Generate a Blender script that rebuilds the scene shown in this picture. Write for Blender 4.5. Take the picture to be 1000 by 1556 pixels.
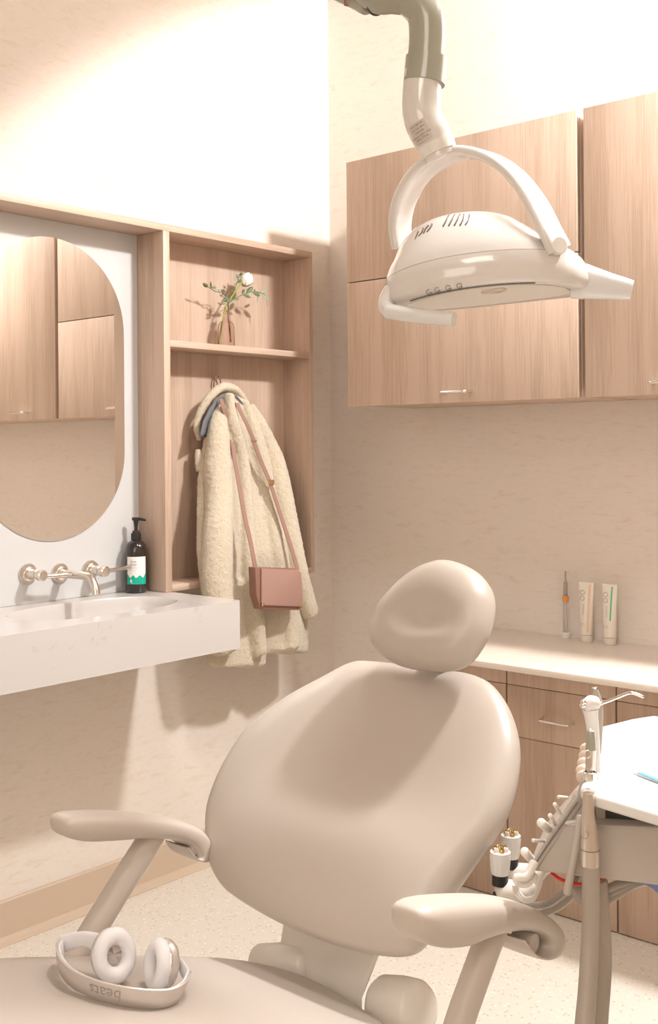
import bpy, bmesh, math, random
from mathutils import Vector, Matrix, noise

for o in list(bpy.data.objects):
    bpy.data.objects.remove(o, do_unlink=True)
S = bpy.context.scene
COL = S.collection
random.seed(4)

# ------------------------------------------------------------------ camera
CAM = Vector((2.579, -2.978, 1.3))
FPX, YAW, ROLL, Y0 = 1679.84, 0.715826, -0.00795, 681.68
FW = Vector((-math.sin(YAW), math.cos(YAW), 0))
RT0 = Vector((math.cos(YAW), math.sin(YAW), 0))
UP0 = Vector((0, 0, 1))
RT = RT0 * math.cos(ROLL) + UP0 * math.sin(ROLL)
UPV = -RT0 * math.sin(ROLL) + UP0 * math.cos(ROLL)
cd = bpy.data.cameras.new('camera')
cam = bpy.data.objects.new('camera', cd)
COL.objects.link(cam)
cd.sensor_fit = 'HORIZONTAL'; cd.sensor_width = 36; cd.lens = FPX * 36 / 1000
cd.shift_y = -(778 - Y0) / 1000
cd.clip_start = 0.02
cam.matrix_world = Matrix.Translation(CAM) @ Matrix((RT, UPV, -FW)).transposed().to_4x4()
S.camera = cam

# ------------------------------------------------------------------ view, world, lights
S.view_settings.view_transform = 'Standard'
S.view_settings.look = 'None'
S.view_settings.gamma = 1
S.view_settings.use_curve_mapping = False
S.view_settings.exposure = 0.27
wd = bpy.data.worlds.new('world'); S.world = wd; wd.use_nodes = True
wd.node_tree.nodes['Background'].inputs[0].default_value = (1.0, 0.96, 0.92, 1)
wd.node_tree.nodes['Background'].inputs[1].default_value = 0.3


def light(name, kind, loc, target, energy, color, **kw):
    l = bpy.data.lights.new(name, kind); l.energy = energy; l.color = color
    for k, v in kw.items(): setattr(l, k, v)
    o = bpy.data.objects.new(name, l); COL.objects.link(o); o.location = loc
    d = Vector(target) - Vector(loc)
    o.rotation_euler = d.to_track_quat('-Z', 'Y').to_euler()
    return o


WARM = (1.0, 0.86, 0.70)
NEUT = (1.0, 0.915, 0.82)
KEYC = (1.0, 0.995, 0.99)
KEY = Vector((2.10, -0.50, 2.93))
light('ceiling_spot', 'SPOT', KEY, KEY + Vector((-0.4, 0.39, -0.8)), 325, KEYC, spot_size=math.radians(127), spot_blend=0.10, shadow_soft_size=0.12)
light('ceiling_panel', 'AREA', (1.55, -1.30, 2.93), (1.50, -1.45, 0), 10, KEYC, shape='RECTANGLE', size=0.30, size_y=0.30, spread=math.radians(120))
light('rear_fill_light', 'AREA', (2.6, -4.6, 1.9), (1.2, -1.0, 1.0), 19, NEUT, shape='RECTANGLE', size=1.6, size_y=1.4)  # soft fill added behind the camera; the rear wall has no window
light('ceiling_fill_rear', 'AREA', (2.9, -3.6, 2.93), (2.8, -3.5, 0), 16, NEUT, shape='RECTANGLE', size=1.2, size_y=0.6)  # unseen overhead fill, added to lift the shaded surfaces


# ------------------------------------------------------------------ helpers
def ray(x, y):
    return FW + RT * ((x - 500) / FPX) - UPV * ((y - Y0) / FPX)


def at(x, y, ax, val):
    """point of the sight line through photo pixel (x, y) on the world plane axis=val"""
    d = ray(x, y)
    return CAM + d * ((val - CAM[ax]) / d[ax])


def dp(x, y, dep):
    return CAM + ray(x, y) * dep


def onplane(x, y, p, n):
    d = ray(x, y); p = Vector(p); n = Vector(n)
    return CAM + d * ((p - CAM).dot(n) / d.dot(n))


def V(lat, dep, up):
    return RT0 * lat + FW * dep + UP0 * up


MATS = {}


def mat(name, color, rough=0.5, metal=0.0, coat=0.0, spec=0.5, **kw):
    m = bpy.data.materials.new(name); m.use_nodes = True
    b = m.node_tree.nodes['Principled BSDF']
    b.inputs['Base Color'].default_value = (*color, 1)
    b.inputs['Roughness'].default_value = rough
    b.inputs['Metallic'].default_value = metal
    b.inputs['Coat Weight'].default_value = coat
    b.inputs['Specular IOR Level'].default_value = spec
    for k, v in kw.items(): b.inputs[k].default_value = v
    MATS[name] = m
    return m


def nd(m, t, **kw):
    n = m.node_tree.nodes.new(t)
    for k, v in kw.items(): setattr(n, k, v)
    return n


def lk(m, a, b): m.node_tree.links.new(a, b)


def ramp(m, fac, stops):
    r = nd(m, 'ShaderNodeValToRGB'); e = r.color_ramp.elements
    while len(e) < len(stops): e.new(0.5)
    for k, (p, c) in enumerate(stops):
        e[k].position = p; e[k].color = (*c, 1)
    lk(m, fac, r.inputs[0]); return r.outputs[0]


def coords(m, scale, out='Object'):
    tc = nd(m, 'ShaderNodeTexCoord'); mp = nd(m, 'ShaderNodeMapping')
    mp.inputs['Scale'].default_value = scale
    lk(m, tc.outputs[out], mp.inputs[0]); return mp.outputs[0]


def ntex(m, vec, scale, detail=4, rough=0.5, dist=0.0):
    n = nd(m, 'ShaderNodeTexNoise'); n.inputs['Scale'].default_value = scale
    n.inputs['Detail'].default_value = detail; n.inputs['Roughness'].default_value = rough
    n.inputs['Distortion'].default_value = dist
    lk(m, vec, n.inputs['Vector']); return n.outputs[0]


def bump(m, h, strength, dist=0.001):
    b = nd(m, 'ShaderNodeBump'); b.inputs['Strength'].default_value = strength; b.inputs['Distance'].default_value = dist
    lk(m, h, b.inputs['Height']); lk(m, b.outputs[0], m.node_tree.nodes['Principled BSDF'].inputs['Normal'])


def bc(m, sock): lk(m, sock, m.node_tree.nodes['Principled BSDF'].inputs['Base Color'])


def wood_mat(name, a, b, sc):
    m = mat(name, a, 0.45)
    # broad faint bands
    n0 = ntex(m, coords(m, sc), 3.0, 5, 0.6, 0.3)
    # fine dense pores along the grain
    n1 = ntex(m, coords(m, tuple(q * (9.0 if q > 1 else 4.0) for q in sc)), 4.0, 5, 0.75, 0.25)
    mx = nd(m, 'ShaderNodeMath', operation='MULTIPLY_ADD'); lk(m, n1, mx.inputs[0]); mx.inputs[1].default_value = 0.9
    lk(m, n0, mx.inputs[2])
    mid = tuple((p + q) / 2 for p, q in zip(a, b))
    bc(m, ramp(m, mx.outputs[0], [(0.72, b), (0.90, mid), (1.0, a)]))
    bump(m, n1, 0.10, 0.0005)
    return m


OA, OB = (0.60, 0.445, 0.345), (0.475, 0.335, 0.245)
M_oak = wood_mat('oak_laminate', OA, OB, (6, 6, 0.35))        # vertical grain
M_oakh = wood_mat('oak_laminate_horizontal', OA, OB, (6, 0.35, 6))


def wall_mat(name):
    m = mat(name, (0.8, 0.7, 0.6), 0.75)
    v = coords(m, (1, 1, 3.6))
    a = ntex(m, v, 9.5, 7, 0.74, 0.4)
    v2 = coords(m, (1, 1, 9))
    b = ntex(m, v2, 26, 4, 0.7)
    mx = nd(m, 'ShaderNodeMath', operation='MULTIPLY_ADD'); lk(m, b, mx.inputs[0]); mx.inputs[1].default_value = 0.35
    lk(m, a, mx.inputs[2])
    bc(m, ramp(m, mx.outputs[0], [(0.46, (0.72, 0.62, 0.53)), (0.57, (0.78, 0.70, 0.62)), (0.68, (0.815, 0.735, 0.665)), (0.77, (0.79, 0.70, 0.61)), (0.86, (0.745, 0.635, 0.52))]))
    bump(m, b, 0.05, 0.0006)
    return m


M_wall = wall_mat('woven_wallcovering')
M_base = mat('vinyl_base', (0.60, 0.47, 0.355), 0.4)
M_ceil = mat('ceiling_white', (0.8, 0.78, 0.75), 0.9)
M_floor = mat('terrazzo_floor', (0.7, 0.62, 0.5), 0.42)
_v = coords(M_floor, (1, 1, 1))
_vo = nd(M_floor, 'ShaderNodeTexVoronoi'); _vo.inputs['Scale'].default_value = 120
lk(M_floor, _v, _vo.inputs['Vector'])
_sp = nd(M_floor, 'ShaderNodeSeparateColor'); lk(M_floor, _vo.outputs['Color'], _sp.inputs[0])
_c = ramp(M_floor, _sp.outputs[0], [(0.0, (0.52, 0.41, 0.31)), (0.14, (0.55, 0.44, 0.34)), (0.17, (0.68, 0.61, 0.525)), (0.80, (0.69, 0.62, 0.535)), (0.86, (0.80, 0.76, 0.70))])
_lt = nd(M_floor, 'ShaderNodeMath', operation='LESS_THAN'); lk(M_floor, _vo.outputs['Distance'], _lt.inputs[0]); _lt.inputs[1].default_value = 0.36
_mx = nd(M_floor, 'ShaderNodeMix', data_type='RGBA'); lk(M_floor, _lt.outputs[0], _mx.inputs['Factor'])
_mx.inputs['A'].default_value = (0.685, 0.615, 0.53, 1); lk(M_floor, _c, _mx.inputs['B'])
bc(M_floor, _mx.outputs['Result'])

M_panel = mat('white_backpaint_panel', (0.63, 0.62, 0.61), 0.35)
M_mirror = mat('mirror_glass', (0.93, 0.92, 0.90), 0.0, 1.0)
M_quartz = mat('white_quartz', (0.585, 0.545, 0.52), 0.22)
_v = coords(M_quartz, (1, 1, 1)); _n = ntex(M_quartz, _v, 4.0, 9, 0.72, 1.2)
bc(M_quartz, ramp(M_quartz, _n, [(0.0, (0.585, 0.545, 0.52)), (0.615, (0.585, 0.545, 0.52)), (0.63, (0.47, 0.44, 0.415)), (0.645, (0.585, 0.545, 0.52))]))
M_count = mat('solid_surface_top', (0.78, 0.68, 0.59), 0.35)
M_steel = mat('brushed_nickel', (0.72, 0.65, 0.58), 0.28, 1.0)
M_chrome = mat('chrome', (0.85, 0.83, 0.80), 0.12, 1.0)
M_black = mat('black_plastic', (0.02, 0.018, 0.017), 0.4)
M_amber = mat('dark_bottle', (0.022, 0.014, 0.012), 0.12, coat=0.5)
M_paper = mat('white_label', (0.86, 0.84, 0.80), 0.6)
M_green = mat('label_green', (0.0, 0.42, 0.29), 0.5)
M_ink = mat('print_grey', (0.16, 0.15, 0.14), 0.6)
M_inkl = mat('print_light_grey', (0.45, 0.42, 0.39), 0.6)
M_vinyl = mat('beige_vinyl', (0.53, 0.465, 0.41), 0.38, coat=0.15, **{'Coat Roughness': 0.35})
_v = coords(M_vinyl, (1, 1, 1)); bump(M_vinyl, ntex(M_vinyl, _v, 500, 2), 0.06, 0.0004)
M_shell = mat('beige_shell_plastic', (0.60, 0.51, 0.43), 0.35)
M_urethane = mat('armrest_urethane', (0.56, 0.49, 0.43), 0.42)
M_white = mat('glossy_white_plastic', (0.72, 0.675, 0.635), 0.14, coat=0.6)
M_whiteg = mat('warm_white_plastic', (0.80, 0.75, 0.69), 0.3)
M_sage = mat('sage_grey_plastic', (0.36, 0.35, 0.28), 0.22, coat=0.4)
M_clear = mat('frosted_handle', (0.74, 0.725, 0.71), 0.12, coat=0.5)
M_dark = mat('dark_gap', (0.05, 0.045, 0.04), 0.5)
M_lens = mat('clear_lens', (0.85, 0.82, 0.78), 0.05, coat=0.5)
M_grey = mat('unit_grey_plastic', (0.50, 0.44, 0.385), 0.35)
M_hose = mat('grey_hose', (0.40, 0.345, 0.29), 0.38)
M_tray = mat('white_tray_top', (0.80, 0.775, 0.75), 0.3)
M_brass = mat('brass', (0.75, 0.58, 0.30), 0.25, 1.0)
M_red = mat('red_tube', (0.7, 0.02, 0.015), 0.35)
M_blue = mat('blue_plastic', (0.20, 0.27, 0.55), 0.5)
M_hp = mat('headphone_silver', (0.66, 0.60, 0.56), 0.36, 0.45)
M_hpw = mat('headphone_white', (0.84, 0.82, 0.83), 0.5)
M_strap = mat('strap_leather', (0.34, 0.195, 0.15), 0.45)
M_bag = mat('pink_leather', (0.40, 0.235, 0.19), 0.4)
M_bagd = mat('pink_leather_edge', (0.28, 0.14, 0.10), 0.5)
M_linen = mat('grey_lining', (0.16, 0.165, 0.185), 0.8)
_v = coords(M_linen, (1, 1, 1)); bump(M_linen, ntex(M_linen, _v, 400, 2), 0.5, 0.001)
M_fleece = mat('cream_fleece', (0.83, 0.71, 0.53), 0.95, **{'Sheen Weight': 0.4})
_v = coords(M_fleece, (1, 1, 1))
_n = ntex(M_fleece, _v, 210, 4, 0.72, 0.8)
bc(M_fleece, ramp(M_fleece, _n, [(0.3, (0.60, 0.46, 0.30)), (0.46, (0.72, 0.605, 0.45)), (0.65, (0.78, 0.69, 0.54))]))
bump(M_fleece, _n, 0.9, 0.005)
M_rose = mat('rose_petal', (0.90, 0.88, 0.80), 0.5, **{'Subsurface Weight': 0.15, 'Subsurface Radius': (0.01, 0.01, 0.006)})
M_stem = mat('stem_green', (0.30, 0.36, 0.07), 0.5)
M_leaf = mat('eucalyptus_leaf', (0.13, 0.19, 0.09), 0.55)
M_leaf2 = mat('eucalyptus_leaf_pale', (0.30, 0.38, 0.27), 0.55)
M_twig = mat('twig_brown', (0.22, 0.12, 0.07), 0.6)
M_glass = mat('vase_glass', (0.90, 0.82, 0.79), 0.02, **{'Transmission Weight': 1.0, 'IOR': 1.25})
M_clearp = mat('clear_plastic', (0.95, 0.93, 0.92), 0.05, **{'Transmission Weight': 0.9, 'IOR': 1.2})
M_orange = mat('orange_plastic', (0.80, 0.30, 0.08), 0.3)
M_tube = mat('tube_plastic', (0.82, 0.74, 0.64), 0.35)
M_peach = mat('peach_print', (0.80, 0.55, 0.38), 0.5)
M_mint = mat('mint_print', (0.15, 0.50, 0.30), 0.5)
M_pouch = mat('pouch_film', (0.80, 0.86, 0.88), 0.25)
M_pouchb = mat('pouch_blue', (0.15, 0.42, 0.58), 0.35)
M_gold = mat('gold_clasp', (0.85, 0.60, 0.40), 0.2, 1.0)
M_beige = mat('beige_rubber', (0.66, 0.53, 0.43), 0.5)


class MB:
    def __init__(s): s.v = []; s.f = []

    def add(s, vs, fs):
        o = len(s.v); s.v += [Vector(v) for v in vs]; s.f += [tuple(i + o for i in f) for f in fs]; return s

    def box(s, lo, hi, bev=0.0):
        bm = bmesh.new(); bmesh.ops.create_cube(bm, size=1)
        lo = Vector(lo); hi = Vector(hi); c = (lo + hi) / 2; d = hi - lo
        for v in bm.verts: v.co = Vector((v.co.x * d.x, v.co.y * d.y, v.co.z * d.z)) + c
        if bev: bmesh.ops.bevel(bm, geom=list(bm.edges), offset=bev, segments=2, profile=0.5, affect='EDGES')
        bm.verts.index_update()
        s.add([v.co.copy() for v in bm.verts], [[v.index for v in f.verts] for f in bm.faces]); bm.free(); return s

    def rings(s, rings, cap0=True, cap1=True):
        n = len(rings[0]); vs = [p for r in rings for p in r]; fs = []
        for a in range(len(rings) - 1):
            for i in range(n):
                j = (i + 1) % n
                fs.append((a * n + i, a * n + j, (a + 1) * n + j, (a + 1) * n + i))
        if cap0: fs.append(tuple(range(n - 1, -1, -1)))
        if cap1: fs.append(tuple((len(rings) - 1) * n + i for i in range(n)))
        return s.add(vs, fs)

    def tube(s, pts, rad, seg=16, smooth=0, round_end=True, sq=(1, 1), ref=None):
        pts = [Vector(p) for p in pts]
        rad = list(rad) if isinstance(rad, (list, tuple)) else [rad] * len(pts)
        if smooth:
            P, R = [], []
            for i in range(len(pts) - 1):
                p0 = pts[max(i - 1, 0)]; p1 = pts[i]; p2 = pts[i + 1]; p3 = pts[min(i + 2, len(pts) - 1)]
                for k in range(smooth):
                    t = k / smooth
                    P.append(0.5 * ((2 * p1) + (p2 - p0) * t + (2 * p0 - 5 * p1 + 4 * p2 - p3) * t * t + (3 * p1 - p0 - 3 * p2 + p3) * t ** 3))
                    R.append(rad[i] * (1 - t) + rad[i + 1] * t)
            P.append(pts[-1]); R.append(rad[-1]); pts, rad = P, R
        T = []
        for i in range(len(pts)):
            d = pts[min(i + 1, len(pts) - 1)] - pts[max(i - 1, 0)]
            T.append(d.normalized() if d.length > 1e-9 else Vector((0, 0, 1)))
        u = Vector(ref) if ref is not None else (Vector((0, 0, 1)) if abs(T[0].z) < 0.8 else Vector((1, 0, 0)))
        rings = []
        for i, p in enumerate(pts):
            u = (u - T[i] * u.dot(T[i])).normalized(); w = T[i].cross(u)
            rings.append([p + (u * math.cos(a) * sq[0] + w * math.sin(a) * sq[1]) * rad[i] for a in (2 * math.pi * k / seg for k in range(seg))])
        if round_end:
            a = rings[0]; c = pts[0]; t = T[0]; r = rad[0]
            rings = [[c - t * r * 0.35 + (q - c) * 0.6 for q in a], [c - t * r * 0.2 + (q - c) * 0.88 for q in a]] + rings
            a = rings[-1]; c = pts[-1]; t = T[-1]; r = rad[-1]
            rings += [[c + t * r * 0.2 + (q - c) * 0.88 for q in a], [c + t * r * 0.35 + (q - c) * 0.6 for q in a]]
        return s.rings(rings)

    def cyl(s, a, b, r, r2=None, seg=24):
        return s.tube([a, b], [r, r if r2 is None else r2], seg, 0, False)

    def lathe(s, base, axis, prof, seg=32, sx=1.0, sy=1.0, ref=None):
        axis = Vector(axis).normalized(); base = Vector(base)
        u = Vector(ref) if ref is not None else (Vector((1, 0, 0)) if abs(axis.x) < 0.8 else Vector((0, 1, 0)))
        u = (u - axis * u.dot(axis)).normalized(); w = axis.cross(u)
        rings = [[base + axis * h + (u * math.cos(a) * sx + w * math.sin(a) * sy) * max(r, 1e-5) for a in (2 * math.pi * k / seg for k in range(seg))] for r, h in prof]
        return s.rings(rings)

    def torus(s, c, n, R, r, seg=40, rs=14, su=1.0, sw=1.0, ref=None, rn=None):
        c = Vector(c); n = Vector(n).normalized(); rn = rn or r
        u = Vector(ref) if ref is not None else (Vector((0, 0, 1)) if abs(n.z) < 0.8 else Vector((1, 0, 0)))
        u = (u - n * u.dot(n)).normalized(); w = n.cross(u); rings = []
        for k in range(seg):
            a = 2 * math.pi * k / seg; d = u * math.cos(a) * su + w * math.sin(a) * sw
            rings.append([c + d * R + d * r * math.cos(b) + n * rn * math.sin(b) for b in (2 * math.pi * q / rs for q in range(rs))])
        rings.append(rings[0]); return s.rings(rings, False, False)

    def prism(s, outline, vec):
        vec = Vector(vec); n = len(outline); o = [Vector(p) for p in outline]
        return s.add(o + [p + vec for p in o], [tuple(range(n))] + [tuple(range(2 * n - 1, n - 1, -1))] + [(i, i + n, (i + 1) % n + n, (i + 1) % n) for i in range(n)])

    def build(s, name, m, parent=None, smooth=True, bevel=0.0, ang=40, sub=0):
        me = bpy.data.meshes.new(name); me.from_pydata([tuple(v) for v in s.v], [], s.f); me.update()
        bm = bmesh.new(); bm.from_mesh(me)
        bmesh.ops.remove_doubles(bm, verts=bm.verts, dist=1e-6)
        bmesh.ops.recalc_face_normals(bm, faces=bm.faces)
        if bevel:
            es = [e for e in bm.edges if len(e.link_faces) == 2 and e.calc_face_angle(0) > math.radians(28)]
            bmesh.ops.bevel(bm, geom=es, offset=bevel, segments=3, profile=0.5, affect='EDGES')
        bm.to_mesh(me); bm.free()
        if smooth:
            for p in me.polygons: p.use_smooth = True
            me.set_sharp_from_angle(angle=math.radians(ang))
        if m is not None: me.materials.append(m)
        o = bpy.data.objects.new(name, me); COL.objects.link(o)
        if sub:
            md = o.modifiers.new('sub', 'SUBSURF'); md.levels = sub; md.render_levels = sub
        if parent is not None:
            o.parent = parent; me.transform(Matrix.Translation(-origin(parent)))
        return o


def origin(o):
    v = o.location.copy()
    while o.parent is not None:
        o = o.parent; v += o.location
    return v


def tag(o, label, cat, group=None):
    o['label'] = label; o['category'] = cat
    if group: o['group'] = group
    return o


def thing(name, label, cat, loc, group=None):
    o = bpy.data.objects.new(name, None); COL.objects.link(o); o.location = loc
    o.empty_display_size = 0.05
    return tag(o, label, cat, group)


def struct(name, mb, m, **kw):
    o = mb.build(name, m, **kw); o['kind'] = 'structure'; return o


def smooth_loop(pts, n=8):
    N = len(pts); out = []
    for i in range(N):
        p0, p1, p2, p3 = (Vector(pts[(i + k) % N]) for k in (-1, 0, 1, 2))
        for k in range(n):
            t = k / n
            out.append(0.5 * ((2 * p1) + (p2 - p0) * t + (2 * p0 - 5 * p1 + 4 * p2 - p3) * t * t + (3 * p1 - p0 - 3 * p2 + p3) * t ** 3))
    return out


def pillow(mb, loop, n, prof, center=None):
    """closed padded shape: loop scaled about its centre by s and lifted along n by h for each (s, h)"""
    c = center if center is not None else sum(loop, Vector()) / len(loop)
    n = Vector(n).normalized(); rings = []
    for s, h in prof:
        r = []
        for p in loop:
            q = c + (p - c) * max(s, 1e-3)
            r.append(q + n * (h(q) if callable(h) else h))
        rings.append(r)
    return mb.rings(rings)


_fontcache = {}


def text_geo(body, size, extr=0.0):
    cu = bpy.data.curves.new('t', 'FONT'); cu.body = body; cu.size = size; cu.align_x = 'CENTER'; cu.align_y = 'CENTER'; cu.extrude = extr
    cu.resolution_u = 4
    o = bpy.data.objects.new('t', cu); COL.objects.link(o)
    dg = bpy.context.evaluated_depsgraph_get(); me = bpy.data.meshes.new_from_object(o.evaluated_get(dg))
    vs = [v.co.copy() for v in me.vertices]; fs = [tuple(p.vertices) for p in me.polygons]
    bpy.data.objects.remove(o); bpy.data.curves.remove(cu); bpy.data.meshes.remove(me)
    return vs, fs


def text_on(mb, body, size, fn):
    vs, fs = text_geo(body, size)
    mb.add([fn(v.x, v.y) for v in vs], fs); return mb


def remeshed(mb, name, m, parent, voxel, amp=0.0, freq=60, smooth=3):
    o = mb.build(name + '_tmp', None, smooth=False)
    r = o.modifiers.new('r', 'REMESH'); r.mode = 'VOXEL'; r.voxel_size = voxel
    sm = o.modifiers.new('s', 'SMOOTH'); sm.iterations = smooth; sm.factor = 0.5
    dg = bpy.context.evaluated_depsgraph_get()
    me = bpy.data.meshes.new_from_object(o.evaluated_get(dg))
    bpy.data.objects.remove(o)
    me.name = name
    if amp:
        ns = [v.normal.copy() for v in me.vertices]
        for v, n in zip(me.vertices, ns):
            p = v.co * freq
            k = noise.noise(p) + 0.7 * noise.noise(p * 2.1) + 1.6 * noise.noise(Vector((v.co.x * 26, v.co.y * 26, v.co.z * 5)))
            v.co += n * amp * k
    for p in me.polygons: p.use_smooth = True
    me.materials.clear(); me.materials.append(m)
    me.transform(Matrix.Translation(-parent.location))
    ob = bpy.data.objects.new(name, me); COL.objects.link(ob); ob.parent = parent
    return ob


# ------------------------------------------------------------------ room
RX, RY, RZ = 4.2, -5.0, 2.95
struct('floor', MB().box((-0.1, RY - 0.1, -0.1), (RX + 0.1, 0.1, 0)), M_floor, smooth=False)
struct('wall_left', MB().box((-0.1, RY, 0), (0, 0.1, RZ)), M_wall, smooth=False)
struct('wall_back', MB().box((0, 0, 0), (RX, 0.1, RZ)), M_wall, smooth=False)
struct('wall_right', MB().box((RX, RY, 0), (RX + 0.1, 0.1, RZ)), M_wall, smooth=False)
struct('wall_rear', MB().box((-0.1, RY - 0.1, 0), (RX + 0.1, RY, RZ)), M_wall, smooth=False)
struct('ceiling', MB().box((-0.1, RY - 0.1, RZ), (RX + 0.1, 0.1, RZ + 0.1)), M_ceil, smooth=False)
# cove base: profile extruded along the wall
prof = [(0, 0), (0.030, 0), (0.030, 0.003), (0.016, 0.008), (0.010, 0.018), (0.009, 0.108), (0.006, 0.112), (0, 0.112)]
struct('baseboard_left', MB().prism([(x, RY, z) for x, z in prof], (0, -RY, 0)), M_base, ang=30)
struct('baseboard_back', MB().prism([(0.0, -y, z) for y, z in prof], (0.638, 0, 0)), M_base, ang=30)

# ------------------------------------------------------------------ wood wall unit with niche, white panel
D = 0.128
YL = -2.6
t = thing('wall_cabinet', 'pale oak wall frame with white back panel and open niche above the sink', 'cabinet', (0.0, -0.9, 0.888))
MB().box((0.001, YL, 1.934), (D, -0.2375, 1.954), 0.001).build('top_panel', M_oakh, t)
MB().box((0.001, -0.882, 0.8885), (D, -0.858, 1.9338), 0.001).build('divider', M_oak, t)
MB().box((0.001, -0.255, 0.8885), (D, -0.2375, 1.9338), 0.001).build('side_panel', M_oak, t)
MB().box((0.001, -0.8578, 0.9075), (0.009, -0.2552, 1.9338)).build('niche_back', M_oak, t)
MB().box((0.0095, -0.8578, 1.600), (D - 0.001, -0.2552, 1.619), 0.001).build('shelf', M_oakh, t)
MB().box((0.001, -0.8578, 0.8885), (D, -0.2552, 0.9072), 0.001).build('bottom_panel', M_oakh, t)
MB().box((0.001, YL, 0.8885), (0.010, -0.8825, 1.9335)).build('white_back_panel', M_panel, t)

# mirror
loop = []
cyM, cz0, cz1, rM = -1.183, 1.299, 1.640, 0.247
for k in range(49):
    a = math.pi * k / 48
    loop.append(Vector((0.0102, cyM + rM * math.cos(a), cz1 + rM * math.sin(a))))
for k in range(49):
    a = math.pi + math.pi * k / 48
    loop.append(Vector((0.0102, cyM + rM * math.cos(a), cz0 + rM * math.sin(a))))
o = MB().prism(loop, (0.003, 0, 0)).build('mirror', M_mirror, None, smooth=False)
tag(o, 'tall frameless pill-shaped mirror on the white panel over the sink', 'mirror')

# ------------------------------------------------------------------ sink counter with oval basin
zt, zb, xf = 0.888, 0.757, 0.411
yR, yLe = -0.862, -2.6
t = thing('sink_counter', 'white veined quartz sink counter with deep front apron and oval basin', 'counter', (0.2, -1.2, 0.757))
mb = MB()
bcx, bcy, ba, bb = 0.212, -1.195, 0.245, 0.132
N = 64
ell = []
for k in range(N):
    a = 2 * math.pi * k / N
    ca, sa = math.cos(a), math.sin(a)
    e = 0.8
    ell.append(Vector((bcx + bb * abs(sa) ** e * (1 if sa >= 0 else -1), bcy + ba * abs(ca) ** e * (1 if ca >= 0 else -1), zt)))
outer = []
for p in ell:  # project to the counter rectangle
    d = p - Vector((bcx, bcy, zt)); ts = []
    if d.x > 1e-9: ts.append((xf - bcx) / d.x)
    if d.x < -1e-9: ts.append((0.011 - bcx) / d.x)
    if d.y > 1e-9: ts.append((yR - bcy) / d.y)
    if d.y < -1e-9: ts.append((-1.75 - bcy) / d.y)
    outer.append(Vector((bcx, bcy, zt)) + d * min(ts))
for cx_, cy_ in ((xf, yR), (0.011, yR), (xf, -1.75), (0.011, -1.75)):   # snap nearest ring points to the corners
    c_ = Vector((cx_, cy_, zt)); outer[min(range(N), key=lambda i: (outer[i] - c_).length)] = c_
mb.rings([outer, ell], False, False)
mb.add([(0.011, -1.75, zt), (xf, -1.75, zt), (xf, yLe, zt), (0.011, yLe, zt)], [(0, 1, 2, 3)])
mb.add([(xf, yR, zt), (xf, yLe, zt), (xf, yLe, zb), (xf, yR, zb)], [(0, 1, 2, 3)])
mb.add([(0.011, yR, zt), (xf, yR, zt), (xf, yR, zb), (0.011, yR, zb)], [(0, 1, 2, 3)])
mb.add([(0.011, yR, zb), (xf, yR, zb), (xf, yLe, zb), (0.011, yLe, zb)], [(0, 1, 2, 3)])
mb.add([(0.011, yR, zt), (0.011, yLe, zt), (0.011, yLe, zb), (0.011, yR, zb)], [(0, 1, 2, 3)])
mb.build('countertop', M_quartz, t, smooth=False)
bas = MB(); c_ = Vector((bcx, bcy, zt))
rr = [[c_ + (p - c_) * s + Vector((0, 0, h)) for p in ell] for s, h in ((1, 0), (0.985, -0.004), (0.965, -0.02), (0.93, -0.05), (0.85, -0.075), (0.6, -0.088), (0.2, -0.092))]
bas.rings(rr, False, True).build('basin', M_quartz, t)
MB().lathe((bcx, bcy, zt - 0.0915), (0, 0, 1), [(0.022, 0), (0.022, 0.002), (0.018, 0.003), (0.0, 0.003)]).build('drain', M_steel, t)

# ------------------------------------------------------------------ wall faucet
t = thing('wall_faucet', 'brushed nickel wall-mounted faucet with spout and two lever handles', 'faucet', (0.011, -1.165, 0.965))
X1 = Vector((1, 0, 0))
zf = 0.966


def escutcheon(y, z, r=0.028):
    return MB().lathe((0.0108, y, z), X1, [(r, 0), (r, 0.004), (r * 0.93, 0.0065), (r * 0.80, 0.007), (r * 0.72, 0.012), (r * 0.62, 0.014)])


pA = at(42, 872, 0, 0.011); pB = at(91, 871, 0, 0.011); pC = at(137, 866, 0, 0.011)
e_ = escutcheon(pB.y, pB.z); e_.build('spout_flange', M_steel, t)
sp = [pB + X1 * 0.01, pB + X1 * 0.06, pB + X1 * 0.115, pB + X1 * 0.140 + UP0 * -0.006, pB + X1 * 0.156 + UP0 * -0.026, pB + X1 * 0.163 + UP0 * -0.046]
MB().tube(sp, [0.0115, 0.0115, 0.0115, 0.0112, 0.011, 0.0108], 20, 5, False).build('spout', M_steel, t)
for pp_, dy in ((pA, 0.10), (pC, 0.10)):
    escutcheon(pp_.y, pp_.z).build('handle_flange', M_steel, t)
    MB().lathe(pp_ + X1 * 0.012, X1, [(0.0145, 0), (0.0145, 0.035), (0.0125, 0.036), (0.0125, 0.040), (0.015, 0.041), (0.015, 0.058), (0.012, 0.061), (0.0, 0.062)]).build('handle_hub', M_steel, t)
# left lever points toward the spout, right lever toward the bottle
MB().tube([pA + X1 * 0.060, pA + Vector((0.066, 0.030, -0.004)), pA + Vector((0.072, 0.088, -0.004))], [0.006, 0.0065, 0.006], 16, 3).build('lever', M_steel, t)
MB().tube([pC + X1 * 0.060, pC + Vector((0.058, 0.030, 0.000)), pC + Vector((0.050, 0.108, 0.003))], [0.006, 0.0065, 0.006], 16, 3).build('lever', M_steel, t)

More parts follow.
